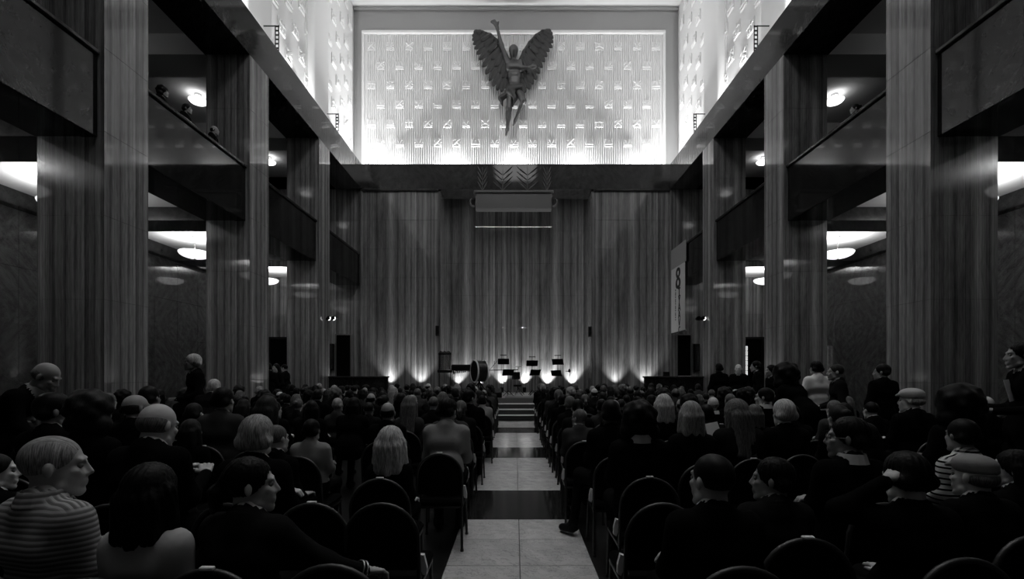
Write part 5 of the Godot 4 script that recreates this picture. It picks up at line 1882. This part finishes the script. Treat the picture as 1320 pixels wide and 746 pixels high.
	sit(1256, 586, 2.34, {"pose": "crossed", "fine": true, "skin": "skin_fair", "hair": "flat_cap", "cap_m": "cloth_grey", "hair_m": "hair_mid", "yaw": 16 * R, "hair_scale": 0.98}, "man in a pale flat cap and black jacket next to the raised hand")
	sit(1092, 540, 2.86, {"pose": "crossed", "fine": true, "skin": "skin_tan", "hair": "short", "hair_m": "hair_black", "yaw": 54 * R, "collar": "cloth_light", "glasses": true}, "man with glasses and pale shirt collar under a black jacket, in profile")
	sit(1306, 580, 2.6, {"pose": "narrow", "fine": true, "skin": "skin_fair", "hair": "long", "hair_m": "hair_black", "yaw": 45 * R}, "woman with long black hair in profile beyond the flat cap")
	sit(1240, 540, 3.35, {"pose": "narrow", "skin": "skin_tan", "top": "cloth_banded", "hair": "short", "hair_m": "hair_black"}, "person in boldly banded white and black shirt")
	sit(1232, 506, 4.15, {"pose": "crossed", "skin": "skin_deep", "hair": "curly", "hair_m": "hair_black", "scale": 1.1, "hair_scale": 1.3}, "person in black with big round black hair beyond the banded shirt")
	sit(1175, 506, 5.3, {"pose": "crossed", "skin": "skin_fair", "hair": "flat_cap", "cap_m": "cloth_light", "hair_m": "hair_grey", "yaw": 40 * R}, "person in a white flat cap before the first pier")
	sit(950, 520, 4.2, {"pose": "reading", "fine": true, "skin": "skin_fair", "top": "cloth_charcoal", "hair": "long", "hair_m": "hair_mid", "hair_scale": 1.1, "yaw": 10 * R}, "woman with long fair hair reading a white sheet")
	paper(pt(921, 560, 4.62), Vector2(0.18, 0.24), Vector3(-0.3, 0.4, 0.12), "white sheet held up by the woman with long fair hair")
	sit(972, 521, 5.4, {"pose": "narrow", "skin": "skin_fair", "hair": "bob", "hair_m": "hair_mid"}, "woman with a fair bob in front of the reading woman")
	sit(855, 511, 5.3, {"pose": "narrow", "skin": "skin_fair", "hair": "bob", "hair_m": "hair_blonde", "hair_scale": 1.05}, "blonde bobbed woman in black before the grey bob")
	sit(890, 520, 4.0, {"pose": "narrow", "skin": "skin_fair", "hair": "bob", "hair_m": "hair_grey", "hair_scale": 0.98}, "person with a rounded grey bob in black")
	sit(1010, 518, 4.4, {"pose": "crossed", "skin": "skin_fair", "hair": "short", "hair_m": "hair_white", "hair_scale": 1.06}, "person with short white hair in black")
	sit(749, 528, 5.2, {"pose": "lean", "fine": true, "skin": "skin_tan", "top": "cloth_dark", "hair": "crop", "hair_m": "hair_mid", "yaw": 40 * R, "glasses": true}, "bald-cropped man in dark suit and glasses at the aisle")
	sit(787, 518, 4.35, {"pose": "leg_out", "skin": "skin_deep", "hair": "short", "hair_m": "hair_black"}, "man in black stretching one shoe onto the pale aisle tiles")
	sit(823, 525, 3.5, {"pose": "crossed", "skin": "skin_tan", "hair": "curly", "hair_m": "hair_black", "collar": "cloth_light"}, "person in black with thick dark hair and a pale collar edge")
	sit(919, 511, 6.9, {"pose": "crossed", "skin": "skin_pale", "hair": "fringe", "hair_m": "hair_white", "collar": "cloth_white"}, "bald man with white collar before the reading woman")
	sit(941, 507, 7.5, {"pose": "crossed", "skin": "skin_tan", "hair": "crop", "hair_m": "hair_mid"}, "round cropped head beside the white-collared bald man")
	sit(985, 503, 6.6, {"pose": "crossed", "skin": "skin_fair", "hair": "short", "hair_m": "hair_black", "yaw": 50 * R, "collar": "cloth_light"}, "man in black with pale collar looking aside")
	# --- people on their feet
	stand(47, 467, 4.3, {"pose": "stand_bent", "fine": true, "skin": "skin_tan", "hair": "fringe", "hair_m": "hair_mid", "turn": -1.35, "pitch": -28 * R}, "balding man in dark jacket stooping beside the first pier")
	stand(253, 489, 6.2, {"pose": "stand_bent", "skin": "skin_pale", "hair": "short", "hair_m": "hair_white", "turn": 0.2}, "white-haired person stooping before the second pier")
	stand(249, 456, 7.6, {"pose": "stand_arms", "skin": "skin_deep", "hair": "short", "hair_m": "hair_white", "turn": 2.4}, "tall person in black with white hair standing before the aisle wall")
	stand(1053, 465, 7.9, {"pose": "stand_arms", "fine": true, "skin": "skin_tan", "top": "cloth_white", "hair": "short", "hair_m": "hair_black"}, "man in a bright white shirt standing with his back turned")
	stand(1077, 469, 7.15, {"pose": "stand_arms", "fine": true, "skin": "skin_tan", "top": "cloth_charcoal", "hair": "crop", "hair_m": "hair_brown", "turn": 1.2}, "bald-cropped man in dark jacket standing beside the white shirt")
	stand(1030, 475, 6.9, {"pose": "stand_bent", "skin": "skin_deep", "hair": "curly", "hair_m": "hair_black", "hair_scale": 1.5, "turn": 0.3}, "stooping person with big black hair beside the white shirt")
	stand(1138, 469, 7.2, {"pose": "stand", "skin": "skin_tan", "hair": "short", "hair_m": "hair_black", "yaw": 45 * R}, "dark-haired man in black standing alone before the aisle wall")
	stand(1317, 440, 4.7, {"pose": "stand_paper", "fine": true, "skin": "skin_tan", "hair": "short", "hair_m": "hair_black", "turn": 1.1}, "person in black standing with white sheets by the first pier")
	paper(pt(1301, 503, 4.72), Vector2(0.15, 0.22), Vector3(-0.2, 0.5, 0.05), "white sheet held by the person standing at the first pier")
	stand(927, 468, 12.2, {"pose": "stand", "skin": "skin_deep", "hair": "short", "hair_m": "hair_black"}, "man in black standing with his back turned near the last pier")
	stand(951, 469, 12.6, {"pose": "stand_arms", "skin": "skin_pale", "hair": "fringe", "hair_m": "hair_grey", "turn": 2.6}, "bald person in black facing the rear below the lit lattice")
	stand(974, 465, 11.6, {"pose": "stand", "skin": "skin_tan", "hair": "short", "hair_m": "hair_black", "turn": 1.2}, "tall dark-haired person in black standing side-on in the chatting group")
	stand(993, 470, 10.4, {"pose": "stand_arms", "skin": "skin_tan", "hair": "long", "hair_m": "hair_black", "turn": 1.5}, "woman with long black hair standing in the chatting group")
	for k in 3:
		stand(346.0 + 10.0 * k, 458.0 + 4.0 * k, 14.4 + 0.8 * k, {"pose": ["stand", "stand_arms", "stand"][k], "skin": "skin_tan", "hair": ["short", "long", "crop"][k], "hair_m": "hair_black", "turn": [0.4, 2.8, 1.6][k]}, ["short-haired person in black before the dark entrance", "long-haired person in black before the dark entrance", "cropped-headed person in black before the dark entrance"][k])
	# --- gallery listeners leaning on the parapet
	var gal := [[-7.85, 10.3, "curly", "with curly hair", 0.92], [-7.85, 11.05, "short", "with short hair", 0.95], [-7.78, 11.95, "fringe", "with a bald crown", 0.93], [7.9, 10.85, "bun", "with a bun", 0.88]]
	for g in gal:
		person({"pose": "stand", "skin": "skin_tan", "hair": g[2], "hair_m": "hair_black", "scale": g[4], "turn": (-1.3 if g[0] < 0 else 1.3)}, Vector3(g[0], 6.36, -g[1]), "listener %s behind the gallery parapet, %s" % [g[3], "banner side" if g[0] > 0 else "opposite banner"], "gallery listeners")
	# --- the rest of the audience, row by row
	var poses := ["crossed", "narrow", "lean", "crossed", "reading", "narrow"]
	var hk := ["short", "short", "crop", "bob", "long", "fringe", "tail", "bun", "curly", "short"]
	var words := {"short": "short", "crop": "cropped", "bob": "bobbed", "long": "long", "fringe": "thinning", "tail": "tied", "bun": "pinned-up", "curly": "curly"}
	var hm := [["hair_black", "black"], ["hair_black", "black"], ["hair_brown", "dark"], ["hair_brown", "dark"], ["hair_black", "black"], ["hair_mid", "fair"], ["hair_brown", "dark"], ["hair_grey", "grey"], ["hair_black", "black"], ["hair_brown", "dark"], ["hair_mid", "fair"]]
	var tops := [["cloth_black", "black"], ["cloth_black", "black"], ["cloth_charcoal", "charcoal"], ["cloth_black", "black"], ["cloth_dark", "grey"], ["cloth_charcoal", "charcoal"]]
	var yaws := [0.0, 0.0, 0.0, 0.45, -0.45]
	var count := 0
	for k in range(1, 16):
		var d := ROW0 + ROW_STEP * k + 0.22
		for sx in [-1.0, 1.0]:
			for i in 14:
				var x: float = sx * (0.77 + 0.487 * i) + rng.randf_range(-0.012, 0.012)
				var dd := d + rng.randf_range(-0.03, 0.03)
				var a := rng.randi()
				var drop := rng.randf()
				if absf(x) > 6.7: continue
				var u := 664.0 + (x + 0.04) * 600.0 / dd
				if u < -25 or u > 1345: continue
				if k == 1 and absf(x) < 1.4: continue
				if k == 2 and sx < 0 and absf(x) < 1.0: continue
				if k == 2 and sx > 0 and absf(x) < 1.0: continue
				if drop < 0.08 and k > 3: continue
				if not free_at(x, dd): continue
				if count >= 236: continue
				count += 1
				var kind: String = hk[a % 10]
				var hmm: Array = hm[(a / 10) % 11]
				var tp: Array = tops[(a / 70) % 6]
				var ps: String = poses[(a / 420) % 6]
				var sk: String = ["skin_fair", "skin_tan", "skin_fair", "skin_deep"][(a / 2520) % 4]
				if k < 4: hmm = hm[(a / 10) % 4]
				var sc := 0.91 + 0.05 * float((a / 10080) % 3)
				var lb := "person with %s %s hair in %s, %s" % [words[kind], hmm[1], tp[1], seat_words(x, dd)]
				person({"pose": ps, "yaw": yaws[(a / 30240) % 5] if ps == "crossed" else 0.0, "skin": sk, "top": tp[0], "hair": kind, "hair_m": hmm[0], "scale": sc}, Vector3(x, maxf(0.0, 0.458 * (1.0 - sc)) if k <= 4 or i < 2 else 0.0, -dd), lb, "seated audience")
				seated.append(Vector2(x, dd))
				if k <= 4 or i < 2: chair_spots.append([x, dd - 0.25, ""])
	# --- chairs
	for c in chair_spots:
		if c[1] < 1.35: continue
		var ch := place_chair(c[0], c[1], "in use", "black round-topped chair used by the " + " ".join(Array(c[2].split(" ")).slice(0, 10)) if c[2] else "")
		if absf(c[0]) < 0.95 and c[1] > 2.0:
			add_ribbon(ch, -signf(c[0]))
		if roundi(c[0] * 37.0 + c[1] * 11.0) % 4 == 0: add_plate(ch)
	for e in [[430, 1.77, "beside the woman in the ribbed sweater", 0], [494, 2.6, "second row from the rear, at the aisle opposite the banner", 1], [405, 2.6, "second row from the rear, beside the aisle chair opposite banner", 2], [852, 2.6, "second row from the rear, at the aisle on the banner side", 1]]:
		var x: float = (e[0] - 664.0) * e[1] / 600.0 - 0.04
		var ch := place_chair(x, e[1], "", "empty black round-topped chair %s" % e[2])
		if e[3] == 1: add_ribbon(ch, -signf(x))
		if e[3] == 2: add_plate(ch)
# ------------------------------------------------------------------ everything in order

func _ready() -> void:
	rng.seed = 7
	camera_and_air()
	make_materials()
	mat("beam_relief", 0.07, 0.4)
	mat("pelmet_stone", 0.07, 0.35)
	build_hall()
	statue()
	carvings()
	fittings()
	stage_things()
	audience()
